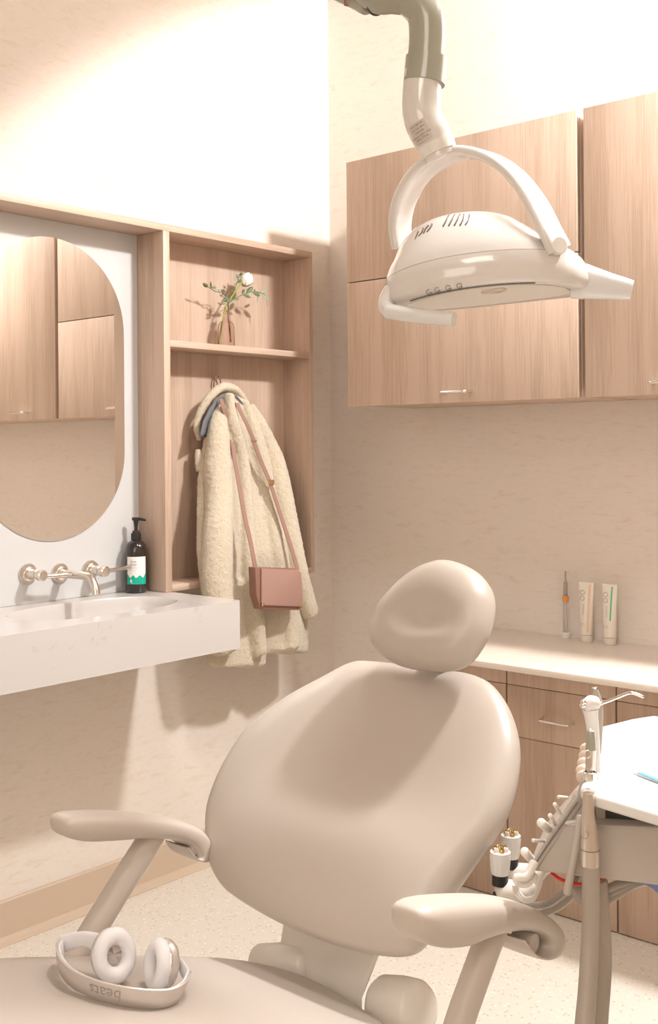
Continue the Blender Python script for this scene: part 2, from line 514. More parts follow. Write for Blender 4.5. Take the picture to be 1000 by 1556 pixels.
# ------------------------------------------------------------------ soap bottle
sb = Vector((0.052, -0.928, zt + 0.0005))
t = thing('soap_bottle', 'dark pump soap bottle with white and green label beside the divider', 'bottle', sb)
R_ = 0.0315
MB().lathe(sb, UP0, [(0, 0), (R_ * 0.9, 0), (R_, 0.004), (R_, 0.118), (R_ * 0.97, 0.128), (R_ * 0.86, 0.139), (R_ * 0.62, 0.147), (0.014, 0.150), (0.013, 0.154), (0, 0.154)], 48).build('bottle_body', M_amber, t)
MB().lathe(sb + UP0 * 0.151, UP0, [(0, 0), (0.0145, 0), (0.015, 0.002), (0.0145, 0.020), (0.011, 0.021), (0.010, 0.027), (0, 0.027)], 40).build('pump_collar', M_black, t)
pm = MB().lathe(sb + UP0 * 0.177, UP0, [(0.0, 0), (0.005, 0), (0.005, 0.010), (0.0075, 0.028), (0.009, 0.034), (0.009, 0.037), (0, 0.037)], 24)
hd = sb + UP0 * 0.212; nd_ = (RT0 * 0.95 - FW * 0.3).normalized()
pm.tube([hd - nd_ * 0.010, hd + nd_ * 0.012, hd + nd_ * 0.030 - UP0 * 0.003], [0.005, 0.0045, 0.0035], 12, 2)
pm.build('pump_head', M_black, t)
fa = math.atan2((CAM - sb).y, (CAM - sb).x) + 0.02


def cylp(u, z, r=R_ + 0.0004):
    a = fa + u / R_
    return sb + Vector((math.cos(a) * r, math.sin(a) * r, z))


lw = 0.0295; z0l, z1l = 0.026, 0.105
mb = MB(); K = 24
for k in range(K):
    u0, u1 = -lw + 2 * lw * k / K, -lw + 2 * lw * (k + 1) / K
    mb.add([cylp(u0, z0l), cylp(u1, z0l), cylp(u1, z1l), cylp(u0, z1l)], [(0, 1, 2, 3)])
lab = mb.build('label', M_paper, t)
mb = MB(); K = 36
hz = [0.048 + 0.004 * noise.noise(Vector((k * 0.35, 3.1, 0))) + 0.003 * math.sin(k * 0.55 + 1.2) + 0.004 * max(0, k / 36 - 0.8) * 5 + 0.003 * (k < 6) for k in range(K + 1)]
for k in range(K):
    u0, u1 = -lw + 2 * lw * k / K, -lw + 2 * lw * (k + 1) / K
    mb.add([cylp(u0, z0l, R_ + 0.0007), cylp(u1, z0l, R_ + 0.0007), cylp(u1, hz[k + 1], R_ + 0.0007), cylp(u0, hz[k], R_ + 0.0007)], [(0, 1, 2, 3)])
mb.build('label_hills', M_green, lab)
mb = MB()
text_on(mb, 'Grae\nMajor', 0.0085, lambda x, y: cylp(x - 0.009, 0.0870 + y, R_ + 0.001))
mb.build('label_title', M_ink, lab)
mb = MB()
text_on(mb, 'Hand Wash', 0.0048, lambda x, y: cylp(x - 0.006, 0.0735 + y, R_ + 0.001))
text_on(mb, 'lime mint', 0.0035, lambda x, y: cylp(x - 0.010, 0.0665 + y, R_ + 0.001))
mb.build('label_subtitle', M_inkl, lab)
mb = MB()
dl = [(-0.019, 0.032), (-0.013, 0.032), (-0.0125, 0.035), (-0.0145, 0.040), (-0.016, 0.043), (-0.0185, 0.037)]
mb.add([cylp(u, z, R_ + 0.001) for u, z in dl], [tuple(range(6))])
text_on(mb, 'clean', 0.004, lambda x, y: cylp(x - 0.013, 0.0292 + y, R_ + 0.001))
mb.build('label_emblem', M_paper, lab)

# ------------------------------------------------------------------ niche: vase, rose, eucalyptus
sz = 1.6192
vb = at(348, 521, 2, sz); vb.z = sz
vb = Vector((0.065, 0, sz)); _q = at(344, 521, 0, 0.065); vb.y = _q.y
t = thing('bud_vase', 'small clear glass bottle vase standing on the niche shelf', 'vase', vb)
RV = 0.0265
HV = 0.108
MB().lathe(vb, UP0, [(0, 0), (RV * 0.95, 0), (RV, 0.003), (RV, 0.062), (RV * 0.93, 0.072), (RV * 0.7, 0.081), (0.010, 0.086), (0.008, 0.092), (0.008, 0.106), (0.0105, 0.108), (0.0105, 0.110),
                     (0.0065, 0.110), (0.006, 0.092), (0.008, 0.086), (RV * 0.65, 0.079), (RV * 0.87, 0.071), (RV * 0.93, 0.062), (RV * 0.93, 0.005), (0, 0.004)], 48).build('glass_body', M_glass, t)


def vp(x, y, X=0.065): return at(x, y, 0, X)


def sh_(y):
    t = max(0.0, min(1.0, (y - 690) / 170)); return 0.072 * t * t * (3 - 2 * t)


t = thing('white_rose', 'single white rose leaning right out of the glass vase', 'flower', vb + UP0 * 0.005)
st = [vp(334, 520), vp(337, 495), vp(342, 472, 0.067), vp(347, 460, 0.066), vp(356, 445, 0.07), vp(367, 430, 0.075)]
st[0].z = sz + 0.009
MB().tube(st, [0.0022, 0.0024, 0.0024, 0.0024, 0.0026, 0.0028], 10, 5).build('stem', M_stem, t)
bcn = vp(374, 426, 0.078)
ax = (vp(375, 424, 0.078) - vp(366, 433, 0.075)).normalized(); ax = (ax + UP0 * 0.6).normalized()
rb = MB()
rb.lathe(bcn - ax * 0.020, ax, [(0.002, 0), (0.011, 0.004), (0.0185, 0.014), (0.020, 0.024), (0.017, 0.034), (0.010, 0.041), (0.003, 0.043), (0, 0.043)], 28)
rb.build('bloom', M_rose, t)
for k in range(7):
    a = k * 2.4; u = ax.cross(Vector((0.3, 0.2, 1)).normalized()).normalized(); w = ax.cross(u); d = u * math.cos(a) + w * math.sin(a)
    s_ = d.cross(ax); P_ = []
    for i in range(7):
        for j in range(7):
            su = (i / 6 - 0.5) * 1.7; tv = j / 6
            rr_ = 0.0195 * math.sin(0.35 + tv * 2.3) + 0.0012 + 0.0006 * k * (1 - tv)
            wid = math.sin(0.35 + tv * 2.5)
            P_.append(bcn - ax * 0.019 + ax * 0.043 * tv + (d * math.cos(su * 0.75 * wid) + s_ * math.sin(su * 0.75 * wid)) * rr_)
    m_ = MB(); m_.add(P_, [(i * 7 + j, (i + 1) * 7 + j, (i + 1) * 7 + j + 1, i * 7 + j + 1) for i in range(6) for j in range(6)])
    m_.build('petal', M_rose, t)
for k in range(4):
    a = k * 1.57 + .3; d = u * math.cos(a) + w * math.sin(a); s_ = d.cross(ax); b0 = bcn - ax * 0.021
    m_ = MB(); m_.add([b0, b0 + d * 0.010 + s_ * 0.004 + ax * 0.003, b0 + d * 0.018 + ax * 0.012, b0 + d * 0.010 - s_ * 0.004 + ax * 0.003], [(0, 1, 2, 3)])
    m_.build('sepal', M_stem, t)


def leaf(p, d, n, L, W, m, parent):
    d = Vector(d).normalized(); n = Vector(n); n = (n - d * n.dot(d)).normalized(); s = d.cross(n)
    vs = []; fs = []; K = 6
    for i in range(K + 1):
        tt = i / K; w_ = W * math.sin(math.pi * min(1, tt * 0.96 + 0.02)) ** 0.7 * 0.5
        c = p + d * L * tt - n * 0.12 * L * tt * tt
        vs += [c - s * w_ + n * w_ * 0.15, c - n * 0.0002, c + s * w_ + n * w_ * 0.15]
    for i in range(K):
        for j in (0, 1): fs.append((i * 3 + j, i * 3 + j + 1, (i + 1) * 3 + j + 1, (i + 1) * 3 + j))
    m_ = MB().add(vs, fs); o_ = m_.build('leaf', m, parent)
    md = o_.modifiers.new('th', 'SOLIDIFY'); md.thickness = 0.0005
    return o_


def sprig(label, path, leaves):
    t = thing('eucalyptus_sprig', label, 'sprig', path[0], 'eucalyptus sprigs in the vase')
    MB().tube(path, [0.0011] * len(path), 8, 4).build('stem', M_twig, t)
    for (x0, y0, x1, y1, X, w_, pale) in leaves:
        p = vp(x0, y0, X); q = vp(x1, y1, X + 0.006)
        leaf(p, q - p, V(random.uniform(-.5, .5), -1, random.uniform(0.0, .9)), (q - p).length, w_, M_leaf2 if pale else M_leaf, t)
    return t


sprig('eucalyptus sprig arching left out of the glass vase',
      [vp(352, 519, 0.06), vp(348, 490, 0.06), vp(346, 462, 0.064), vp(340, 446, 0.07), vp(328, 443, 0.075), vp(318, 437, 0.08), vp(310, 432, 0.085)],
      [(316, 436, 309, 431, 0.08, 0.012, 0), (321, 439, 320, 428, 0.08, 0.006, 0), (321, 437, 327, 437, 0.08, 0.007, 0), (326, 438, 331, 440, 0.08, 0.009, 1),
       (329, 440, 326, 433, 0.08, 0.007, 1), (336, 446, 332, 440, 0.08, 0.009, 1), (338, 448, 342, 443, 0.08, 0.009, 0), (341, 450, 348, 446, 0.08, 0.009, 0),
       (344, 455, 341, 452, 0.07, 0.008, 0), (346, 458, 338, 457, 0.075, 0.008, 0), (345, 462, 337, 461, 0.075, 0.006, 0), (343, 450, 347, 456, 0.08, 0.008, 0)])
sprig('eucalyptus sprig with dark oval leaves spreading right below the rose',
      [vp(351, 519, 0.07), vp(349, 480, 0.066), vp(348, 460, 0.066), vp(360, 452, 0.075), vp(374, 446, 0.085), vp(388, 443, 0.09), vp(402, 447, 0.095)],
      [(347, 459, 353, 455, 0.08, 0.009, 0), (353, 455, 364, 453, 0.085, 0.012, 0), (368, 447, 382, 452, 0.09, 0.011, 0), (368, 446, 372, 439, 0.09, 0.009, 0),
       (375, 446, 384, 435, 0.09, 0.015, 0), (384, 444, 396, 449, 0.095, 0.014, 0), (394, 446, 404, 440, 0.08, 0.009, 1), (398, 448, 410, 454, 0.095, 0.016, 1),
       (392, 450, 391, 459, 0.09, 0.003, 1), (405, 455, 407, 466, 0.09, 0.003, 1), (386, 442, 388, 440, 0.09, 0.006, 1)])
sprig('eucalyptus sprig with pale round leaves just left of the bloom',
      [vp(350, 519, 0.055), vp(347, 480, 0.062), vp(348, 460, 0.064), vp(354, 445, 0.062), vp(360, 430, 0.06), vp(364, 418, 0.06)],
      [(362, 422, 360, 416, 0.065, 0.013, 1), (364, 419, 368, 414, 0.065, 0.010, 0), (362, 428, 357, 423, 0.065, 0.013, 1), (362, 430, 368, 424, 0.07, 0.010, 0),
       (358, 434, 355, 430, 0.065, 0.008, 1), (356, 446, 352, 442, 0.065, 0.008, 0)])

# ------------------------------------------------------------------ hook, coat, bag
t = thing('coat_hook', 'small bronze wire loop hook on the niche back above the coat', 'hook', (0.01, -0.575, 1.50))
hk = [vp(326, 598, 0.016), vp(325, 585, 0.020), vp(327, 574, 0.024), vp(330, 570.5, 0.024), vp(334, 574, 0.024), vp(335.5, 584, 0.022), vp(335, 598, 0.016)]
MB().tube(hk, 0.0024, 12, 5).build('loop', M_bagd, t)
hb = vp(331, 600, 0.01)
MB().box((0.0092, hb.y - 0.018, hb.z - 0.03), (0.0145, hb.y + 0.018, hb.z + 0.01), 0.002).build('mounting_plate', M_bagd, t)
MB().tube([Vector((0.0145, hb.y, hb.z)), Vector((0.05, hb.y + .01, hb.z - 0.005)), Vector((0.07, hb.y + .012, hb.z + 0.015))], 0.004, 12, 4).build('peg', M_bagd, t)

ct = thing('fleece_coat', 'cream teddy fleece coat with grey collar lining hanging in the niche', 'coat', (0.09, -0.55, 1.2))


def coat_loft(rows, seg=40, pw=0.75):
    """rows: (y_px, left_px, right_px, X plane, half depth, fold amp, fold phase)"""
    rings = []
    for (y, xl, xr, X, dep, amp, ph) in rows:
        X = X + sh_(y)
        L_ = vp(xl, y, X); R2 = vp(xr, y, X); r = []
        for k in range(seg):
            a = 2 * math.pi * k / seg; c = -math.cos(a); s_ = math.sin(a)
            tt = (c + 1) / 2
            p = L_.lerp(R2, tt)
            h = (abs(s_) ** pw) * dep * (1 if s_ > 0 else -0.6)
            if s_ > 0: h += amp * math.sin(tt * 9 + ph) * abs(s_)
            r.append(p + Vector((h, 0, 0)))
        rings.append(r)
    return rings


def cl(rows): m_ = MB(); m_.rings(coat_loft(rows)); return m_


body = cl([(592, 334, 362, 0.060, 0.02, 0, 0), (602, 328, 370, 0.062, 0.030, 0, 0), (625, 320, 382, 0.065, 0.036, .004, 0), (650, 314, 398, 0.067, 0.040, .006, .3), (690, 306, 424, 0.067, 0.042, .008, .6),
           (730, 301, 438, 0.067, 0.042, .010, .8), (780, 299, 446, 0.067, 0.042, .012, 1.0), (840, 300, 455, 0.067, 0.044, .014, 1.2), (900, 306, 462, 0.068, 0.046, .016, 1.3), (950, 322, 466, 0.072, 0.046, .018, 1.4), (985, 330, 467, 0.075, 0.044, .018, 1.5), (992, 338, 465, 0.075, 0.034, .012, 1.5)])
# back hem hanging lower at the left
body.rings(coat_loft([(880, 305, 400, 0.085, 0.024, 0, 0), (960, 312, 405, 0.085, 0.028, 0, 0), (1008, 316, 402, 0.085, 0.028, .004, 2), (1014, 320, 396, 0.085, 0.02, 0, 0)]))


def vt(mb, pts, rads, **k): return mb.tube([vp(x, y, X + sh_(y)) for x, y, X in pts], rads, 24, 5, True, **k)


# front fold ridges that run from the collar to the hem
vt(body, [(348, 600, 0.10), (352, 640, 0.105), (366, 700, 0.10), (374, 780, 0.10), (378, 860, 0.105), (384, 940, 0.11), (390, 990, 0.11)], [0.018, 0.026, 0.028, 0.028, 0.032, 0.040, 0.036], sq=(1, .8))
vt(body, [(372, 610, 0.095), (384, 660, 0.10), (402, 740, 0.10), (416, 830, 0.10), (430, 920, 0.105), (436, 980, 0.105)], [0.014, 0.024, 0.030, 0.036, 0.044, 0.046], sq=(1, .8))
remeshed(body, 'coat_body', M_fleece, ct, 0.0042, 0.0016, 90)
sl = MB()
vt(sl, [(334, 622, 0.085), (331, 660, 0.10), (331, 710, 0.115), (333, 760, 0.12), (331, 820, 0.12), (329, 880, 0.118), (332, 940, 0.118), (338, 985, 0.118)], [0.020, 0.034, 0.044, 0.044, 0.045, 0.047, 0.048, 0.044])
remeshed(sl, 'sleeve', M_fleece, ct, 0.0042, 0.0018, 90)
sl = MB()
vt(sl, [(380, 618, 0.075), (398, 655, 0.085), (415, 700, 0.095), (428, 750, 0.105), (440, 810, 0.105), (450, 860, 0.11), (463, 910, 0.115), (471, 931, 0.115)], [0.016, 0.028, 0.036, 0.036, 0.034, 0.034, 0.034, 0.031])
remeshed(sl, 'sleeve', M_fleece, ct, 0.0042, 0.0018, 90)
# collar: a fleece roll that arches over the hook, grey lining inside
cp = [(303, 668, 0.055), (298, 650, 0.06), (303, 630, 0.065), (313, 611, 0.075), (325, 597, 0.085), (340, 588, 0.09), (356, 591, 0.09), (367, 602, 0.085), (375, 616, 0.08), (379, 629, 0.075)]
co = MB(); vt(co, cp, [0.008, 0.010, 0.011, 0.012, 0.013, 0.014, 0.013, 0.012, 0.010, 0.007], sq=(1, 1.0))
remeshed(co, 'collar', M_fleece, ct, 0.003, 0.0012, 110)
lin_o = [(303, 663), (308, 640), (318, 620), (332, 603), (348, 597), (360, 601), (370, 613), (378, 628)]
lin_i = [(311, 664), (318, 641), (328, 625), (338, 612), (349, 607), (358, 613), (366, 622), (378, 630)]
a_ = [vp(x, y, 0.098) for x, y in lin_o]; b_ = [vp(x, y, 0.070) for x, y in lin_i]
A = [a_[0]]; B = [b_[0]]
for i in range(len(a_) - 1):
    for k in range(1, 5):
        A.append(a_[i].lerp(a_[i + 1], k / 4)); B.append(b_[i].lerp(b_[i + 1], k / 4))
m_ = MB(); n_ = len(A)
m_.add(A + B, [(i, i + 1, i + 1 + n_, i + n_) for i in range(n_ - 1)])
lo = m_.build('collar_lining', M_linen, ct); lo['label'] = 'grey woven collar lining'
md = lo.modifiers.new('th', 'SOLIDIFY'); md.thickness = 0.004
fl = MB(); vt(fl, [(301, 684, 0.06), (302, 700, 0.06), (304, 715, 0.06)], [0.010, 0.014, 0.014])
remeshed(fl, 'pocket_flap', M_fleece, ct, 0.003, 0.0012, 110)

# handbag
bg = thing('handbag', 'dusty pink leather shoulder bag hanging by its strap over the coat', 'bag', at(425, 925, 0, 0.25))


def bp(x, y, X=0.19): return at(x, y, 0, X + 0.070)


fl_pts = [(398, 864), (454, 866), (458, 870), (461, 915), (457, 922), (400, 920), (398, 916)]
fo = [bp(x, y, 0.205) for x, y in fl_pts]
MB().prism(fo, (-0.006, 0, 0)).build('flap', M_bag, bg, bevel=0.0015)
bd_pts = [(388, 862), (450, 864), (456, 868), (458, 921), (454, 927), (396, 926), (390, 905)]
MB().prism([bp(x, y, 0.198) for x, y in bd_pts], (-0.030, 0, 0)).build('bag_body', M_bagd, bg, bevel=0.002)
for k in range(4):
    MB().prism([bp(388 + k * 1.8, 868, 0.172 + k * 0.007), bp(389.5 + k * 1.8, 868, 0.172 + k * 0.007), bp(394.5 + k * 1.3, 922, 0.172 + k * 0.007), bp(393 + k * 1.3, 922, 0.172 + k * 0.007)], (0.004, 0, 0)).build('gusset_pleat', M_bag, bg, smooth=False)
MB().box(bp(398, 922, 0.2055) - Vector((0.001, 0, 0)), bp(402, 916, 0.2055) + Vector((0.001, 0, 0)), 0.0003).build('corner_clasp', M_gold, bg)
MB().box(bp(455, 924, 0.2055) - Vector((0.001, 0, 0)), bp(459, 918, 0.2055) + Vector((0.001, 0, 0)), 0.0003).build('corner_clasp', M_gold, bg)


def strap(pts, w_):
    P_ = []
    pts = [Vector((x, y, X)) for x, y, X in pts]
    for i in range(len(pts) - 1):
        p0, p1, p2, p3 = pts[max(i - 1, 0)], pts[i], pts[i + 1], pts[min(i + 2, len(pts) - 1)]
        for k in range(8):
            t_ = k / 8
            P_.append(0.5 * ((2 * p1) + (p2 - p0) * t_ + (2 * p0 - 5 * p1 + 4 * p2 - p3) * t_ * t_ + (3 * p1 - p0 - 3 * p2 + p3) * t_ ** 3))
    P_.append(pts[-1])
    m_ = MB(); rings = []
    for q in P_:
        c = vp(q.x, q.y, q.z + sh_(q.y)); s_ = Vector((0.0, 1, 0)) * w_ * 0.5; h = Vector((0.0012, 0, 0))
        rings.append([c - s_ - h, c + s_ - h, c + s_ + h, c - s_ + h])
    return m_.rings(rings)


strap([(336, 606, 0.11), (340, 622, 0.115), (346, 640, 0.11), (352, 668, 0.105), (357, 700, 0.135), (364, 740, 0.160), (372, 785, 0.165), (381, 825, 0.172), (388, 862, 0.185)], 0.016).build('strap', M_strap, bg, ang=20)
strap([(360, 612, 0.125), (367, 628, 0.135), (380, 655, 0.145), (394, 694, 0.145), (410, 732, 0.150), (424, 775, 0.155), (437, 815, 0.160), (448, 850, 0.172), (452, 866, 0.185)], 0.016).build('strap', M_strap, bg, ang=20)
q_ = vp(412, 733, 0.155 + sh_(733))
MB().box(q_ - Vector((0.003, 0.013, 0.008)), q_ + Vector((0.003, 0.013, 0.008)), 0.002).build('strap_buckle', M_gold, bg)
q_ = vp(386, 670, 0.147)
MB().box(q_ - Vector((0.002, 0.011, 0.003)), q_ + Vector((0.002, 0.011, 0.003)), 0.001).build('strap_keeper', M_bagd, bg)

# ------------------------------------------------------------------ upper cabinets
YC = -0.35


def bar_handle(x0, x1, y, z, parent, name='handle', r=0.0045, out=0.030):
    m_ = MB()
    m_.tube([(x0, y, z), (x0 + 0.004, y - out * 0.8, z), (x0 + 0.014, y - out, z), (x1 - 0.014, y - out, z), (x1 - 0.004, y - out * 0.8, z), (x1, y, z)], r, 12, 3)
    return m_.build(name, M_chrome, parent)


def upper(label, x0, x1, doors, hd):
    t = thing('upper_cabinet', label, 'cabinet', ((x0 + x1) / 2, -0.17, 1.43), 'wall cabinets above the counter')
    MB().box((x0, YC + 0.021, 1.432), (x1, -0.001, 2.184), 0.0008).build('cabinet_body', M_oak, t)
    for z0, z1, h in doors:
        d_ = MB().box((x0 + .001, YC, z0), (x1 - 0.001, YC + 0.019, z1), 0.0012).build('door', M_oak, t)
        if h: 
            hh = bar_handle(hd[0], hd[1], YC, 1.459, d_)
    return t


upper('oak upper cabinet left of the gap, split into two doors', 0.372, 1.166, [(1.8145, 2.187, False), (1.429, 1.8115, True)], (0.735, 0.830))
upper('oak upper cabinet with one full-height door, right of the gap', 1.184, 1.668, [(1.429, 2.187, True)], (1.372, 1.467))
upper('oak upper cabinet at the right end, seen in the mirror', 1.672, 2.60, [(1.70, 2.187, False), (1.429, 1.697, True)], (2.09, 2.185))

# ------------------------------------------------------------------ base cabinets and counter
YB = -0.255
o = MB().box((0.62, -0.489, 0.713), (3.0, -0.001, 0.73), 0.002).build('countertop', M_count, None)
tag(o, 'long beige worktop along the back wall under the upper cabinets', 'worktop')
for (x0, x1, lab_, dr) in ((0.64, 0.876, 'oak base cabinet behind the chair headrest, left of the drawer unit', 0), (0.880, 1.216, 'oak base cabinet with a steel-handled drawer over a door', 1), (1.220, 1.80, 'oak base cabinet at the right behind the instrument tray', 2)):
    t = thing('base_cabinet', lab_, 'cabinet', ((x0 + x1) / 2, -0.12, 0), 'base cabinets under the worktop')
    MB().box((x0, YB + 0.021, 0.002), (x1, -0.001, 0.7128), 0.0008).build('cabinet_body', M_oak, t)
    MB().box((x0, YB + 0.001, 0.622), (x1, YB + 0.0205, 0.7125), 0.0008).build('top_rail', M_oak, t)
    if dr == 1:
        d_ = MB().box((x0, YB, 0.4755), (x1 - 0.0005, YB + 0.0195, 0.6205), 0.0015).build('drawer', M_oak, t)
        bar_handle(0.995, 1.092, YB, 0.540, d_, r=0.004, out=0.028)
        MB().box((x0, YB, 0.003), (x1 - 0.0005, YB + 0.0195, 0.474), 0.0015).build('door', M_oak, t)
    else:
        MB().box((x0, YB, 0.003), (x1 - 0.0005, YB + 0.0195, 0.6205), 0.0015).build('door', M_oak, t)

# items on the counter
zc = 0.7302
tb = at(860, 969, 2, zc)
t = thing('toothbrush_tube', 'clear toothbrush tube with an orange band standing on the worktop', 'toothbrush', tb)
MB().lathe(tb, UP0, [(0, 0), (0.0135, 0), (0.014, 0.002), (0.014, 0.015), (0.012, 0.017), (0, 0.017)], 24).build('base_cap', M_whiteg, t)
MB().tube([tb + UP0 * 0.017, tb + UP0 * 0.06, tb + UP0 * 0.10, tb + UP0 * 0.13], [0.0085, 0.0085, 0.007, 0.0065], 16).build('clear_handle', M_clearp, t)
MB().lathe(tb + UP0 * 0.108, UP0, [(0.0092, 0), (0.0097, 0.008), (0.0092, 0.016), (0, 0.016)], 16).build('band', M_orange, t)
MB().tube([tb + UP0 * 0.128, tb + UP0 * 0.165, tb + UP0 * 0.170, tb + UP0 * 0.198], [0.006, 0.006, 0.0025, 0.0025], 12).build('neck', M_hose, t)
MB().tube([tb + UP0 * 0.017, tb + UP0 * 0.112], [0.003, 0.0035], 10).build('core', M_whiteg, t)


def paste(lab_, x0, x1, yb, yt, xt0, xt1, mstripe):
    b = at((x0 + x1) / 2, yb, 1, -0.05); b.z = zc
    t = thing('toothpaste_tube', lab_, 'tube', b, 'tubes standing on the worktop')
    wb = (at(x1, yb, 1, -0.05) - at(x0, yb, 1, -0.05)).x / 2; wt = (at(xt1, yt, 1, -0.05) - at(xt0, yt, 1, -0.05)).x / 2
    H_ = at((xt0 + xt1) / 2, yt, 1, -0.05).z - zc
    wb *= 0.92; wt *= 0.92
    def ring(z, a_, b2, off=0): return [b + Vector((a_ * math.cos(q) + off, b2 * math.sin(q), z)) for q in (2 * math.pi * k / 32 for k in range(32))]
    MB().rings([ring(0, wb * .9, wb * .9), ring(0.001, wb * .94, wb * .94), ring(0.020, wb * .96, wb * .96), ring(0.0205, wb * .9, wb * .9)]).build('cap', M_tube, t)
    tb_ = MB()
    rr = [(0.0207, wb * .94, wb * .94)] + [(0.022 + (H_ - 0.022) * s, wb + (wt - wb) * s, wb * (1 - s) ** 0.8 + 0.0012) for s in (0, .15, .3, .45, .6, .75, .88, .96, 1)]
    tb_.rings([ring(z, a_, c2) for z, a_, c2 in rr]).build('tube_body', M_tube, t)
    def face(u, z, e=0.0006):
        s = max(0, min(1, (z - 0.022) / (H_ - 0.022))); A_ = wb + (wt - wb) * s; B_ = wb * (1 - s) ** 0.8 + 0.0012
        return b + Vector((u * A_, -B_ * math.sqrt(max(0, 1 - u * u)) - e, z))
    K = 16; m_ = MB(); z0, z1 = (0.07, H_ - 0.006) if mstripe is M_mint else (0.03, H_ - 0.006); u0, u1 = (0.30, 0.50) if mstripe is M_mint else (0.40, 0.72)
    P2 = [face(u, z0 + (z1 - z0) * k / K) for k in range(K + 1) for u in (u0, u1)]
    m_.add(P2, [(2 * k, 2 * k + 1, 2 * k + 3, 2 * k + 2) for k in range(K)]).build('stripe', mstripe, t)
    m_ = MB()
    text_on(m_, 'OO', 0.020, lambda x, y: face((-0.45 + y / wb * 1.0) * 1.0, H_ * 0.78 - x))
    m_.build('large_print', M_inkl, t); m_ = MB()
    text_on(m_, 'toothpaste', 0.0075, lambda x, y: face(-0.15 + y / wb, H_ * 0.55 - x))
    m_.build('vertical_print', M_inkl, t); m_ = MB()
    text_on(m_, 'daily care\nfresh mint', 0.0055, lambda x, y: face(-0.35 + x / wb * 0.9, 0.052 + y))
    m_.build('small_print', M_inkl, t)


paste('toothpaste tube with a faint peach stripe, next to the toothbrush', 882, 901, 972.5, 885, 880, 905, M_peach)
paste('toothpaste tube with a green stripe at the right on the worktop', 917, 937, 976.5, 888, 914.5, 940, M_mint)

# ------------------------------------------------------------------ dental chair
ch = thing('dental_chair', 'beige upholstered dental chair with oval backrest, headrest and two armrests', 'dental chair', (1.42, -1.9, 0))
CX = 1.43
th = math.radians(41)
Ld = Vector((0, math.sin(th), math.cos(th))); Nb = Vector((0, -math.cos(th), math.sin(th)))
P0b = Vector((CX, -1.697, 0.549))


def bk(x, y, off=0.0): return onplane(x, y, P0b + Nb * off, Nb)


bo = [(559, 1000), (531, 1002), (486, 1025), (430, 1056), (374, 1100), (346, 1137), (320, 1187), (307, 1235), (310, 1297), (325, 1333), (350, 1357), (402, 1388), (458, 1413), (514, 1432),
      (565, 1443), (605, 1444), (632, 1430), (652, 1396), (678, 1352), (708, 1308), (742, 1262), (768, 1212), (781, 1154), (780, 1109), (765, 1064), (740, 1032), (707, 1018), (660, 1013), (600, 1004)]
lp = smooth_loop([bk(x, y) for x, y in bo], 5)
cb = sum(lp, Vector()) / len(lp)


def hb_(base):
    def f(q):
        d = q - cb; v = d.dot(Ld) / 0.23; u_ = d.x / 0.25
        r2 = u_ * u_ + v * v
        return base * (1 - 0.35 * max(0, 1 - r2)) + 0.020 * math.exp(-((v + 0.38) / 0.30) ** 2) * max(0, 1 - u_ * u_) + 0.012 * max(0, u_ * u_) * max(0, 1 - 0.7 * r2)
    return f


pf = [(0.05, hb_(0.020)), (0.2, hb_(0.020)), (0.35, hb_(0.020)), (0.5, hb_(0.020)), (0.65, hb_(0.019)), (0.78, hb_(0.0165)), (0.87, hb_(0.012)), (0.93, hb_(0.007)), (0.97, 0.001), (0.99, -0.006), (1.0, -0.014), (0.998, -0.024), (0.985, -0.034), (0.95, -0.040), (0.9, -0.042), (0.4, -0.05), (0.05, -0.05)]
pillow(MB(), lp, Nb, pf).build('backrest', M_vinyl, ch, ang=60)
pillow(MB(), lp, Nb, [(0.05, -0.056), (0.5, -0.053), (0.90, -0.044), (0.93, -0.050), (0.9, -0.062), (0.7, -0.078), (0.3, -0.085), (0.05, -0.085)]).build('backrest_shell', M_shell, ch, ang=60)
# headrest
ho = [(609, 885), (643, 861), (678, 851), (716, 863), (738, 883), (747, 908), (743, 940), (732, 969), (710, 1000), (682, 1014), (637, 1015), (595, 1005), (568, 984), (562, 957), (575, 923)]
hth = math.radians(32); Nh = Vector((0, -math.cos(hth), math.sin(hth))); Lh = Vector((0, math.sin(hth), math.cos(hth)))
Ph = Vector((CX, -1.415, 0.99))
lh = smooth_loop([onplane(x, y, Ph, Nh) for x, y in ho], 6); chh = sum(lh, Vector()) / len(lh)


def hh_(base):
    def f(q):
        d = q - chh; v = d.dot(Lh) / 0.08; u_ = d.x / 0.09; r2 = u_ * u_ + v * v
        return base - 0.012 * math.exp(-((v + 0.22) / 0.42) ** 2 - (u_ / 0.75) ** 2) 
    return f


pillow(MB(), lh, Nh, [(0.05, hh_(0.040)), (0.2, hh_(0.040)), (0.35, hh_(0.040)), (0.5, hh_(0.039)), (0.65, hh_(0.036)), (0.78, hh_(0.031)), (0.88, hh_(0.023)), (0.95, 0.012), (0.99, 0.003), (1.0, -0.006), (0.99, -0.016), (0.95, -0.026), (0.85, -0.034), (0.6, -0.038), (0.05, -0.04)]).build('headrest', M_vinyl, ch, ang=60)
# headrest bar between headrest and backrest shell
MB().tube([chh - Nh * 0.045, chh - Nh * 0.075 - Lh * 0.05, cb + Ld * 0.16 - Nb * 0.085], [0.02, 0.02, 0.022], 16, 4).build('headrest_bar', M_shell, ch)
# seat cushion on a plane that rises toward the foot end
kS = 0.2; Ns = Vector((0, kS, 1)).normalized(); Psx = Vector((1.4, -1.75, 0.47))


def se(x, y): return onplane(x, y, Psx, Ns)


def sxy(x, y): return Vector((x, y, 0.47 - kS * (y + 1.75)))


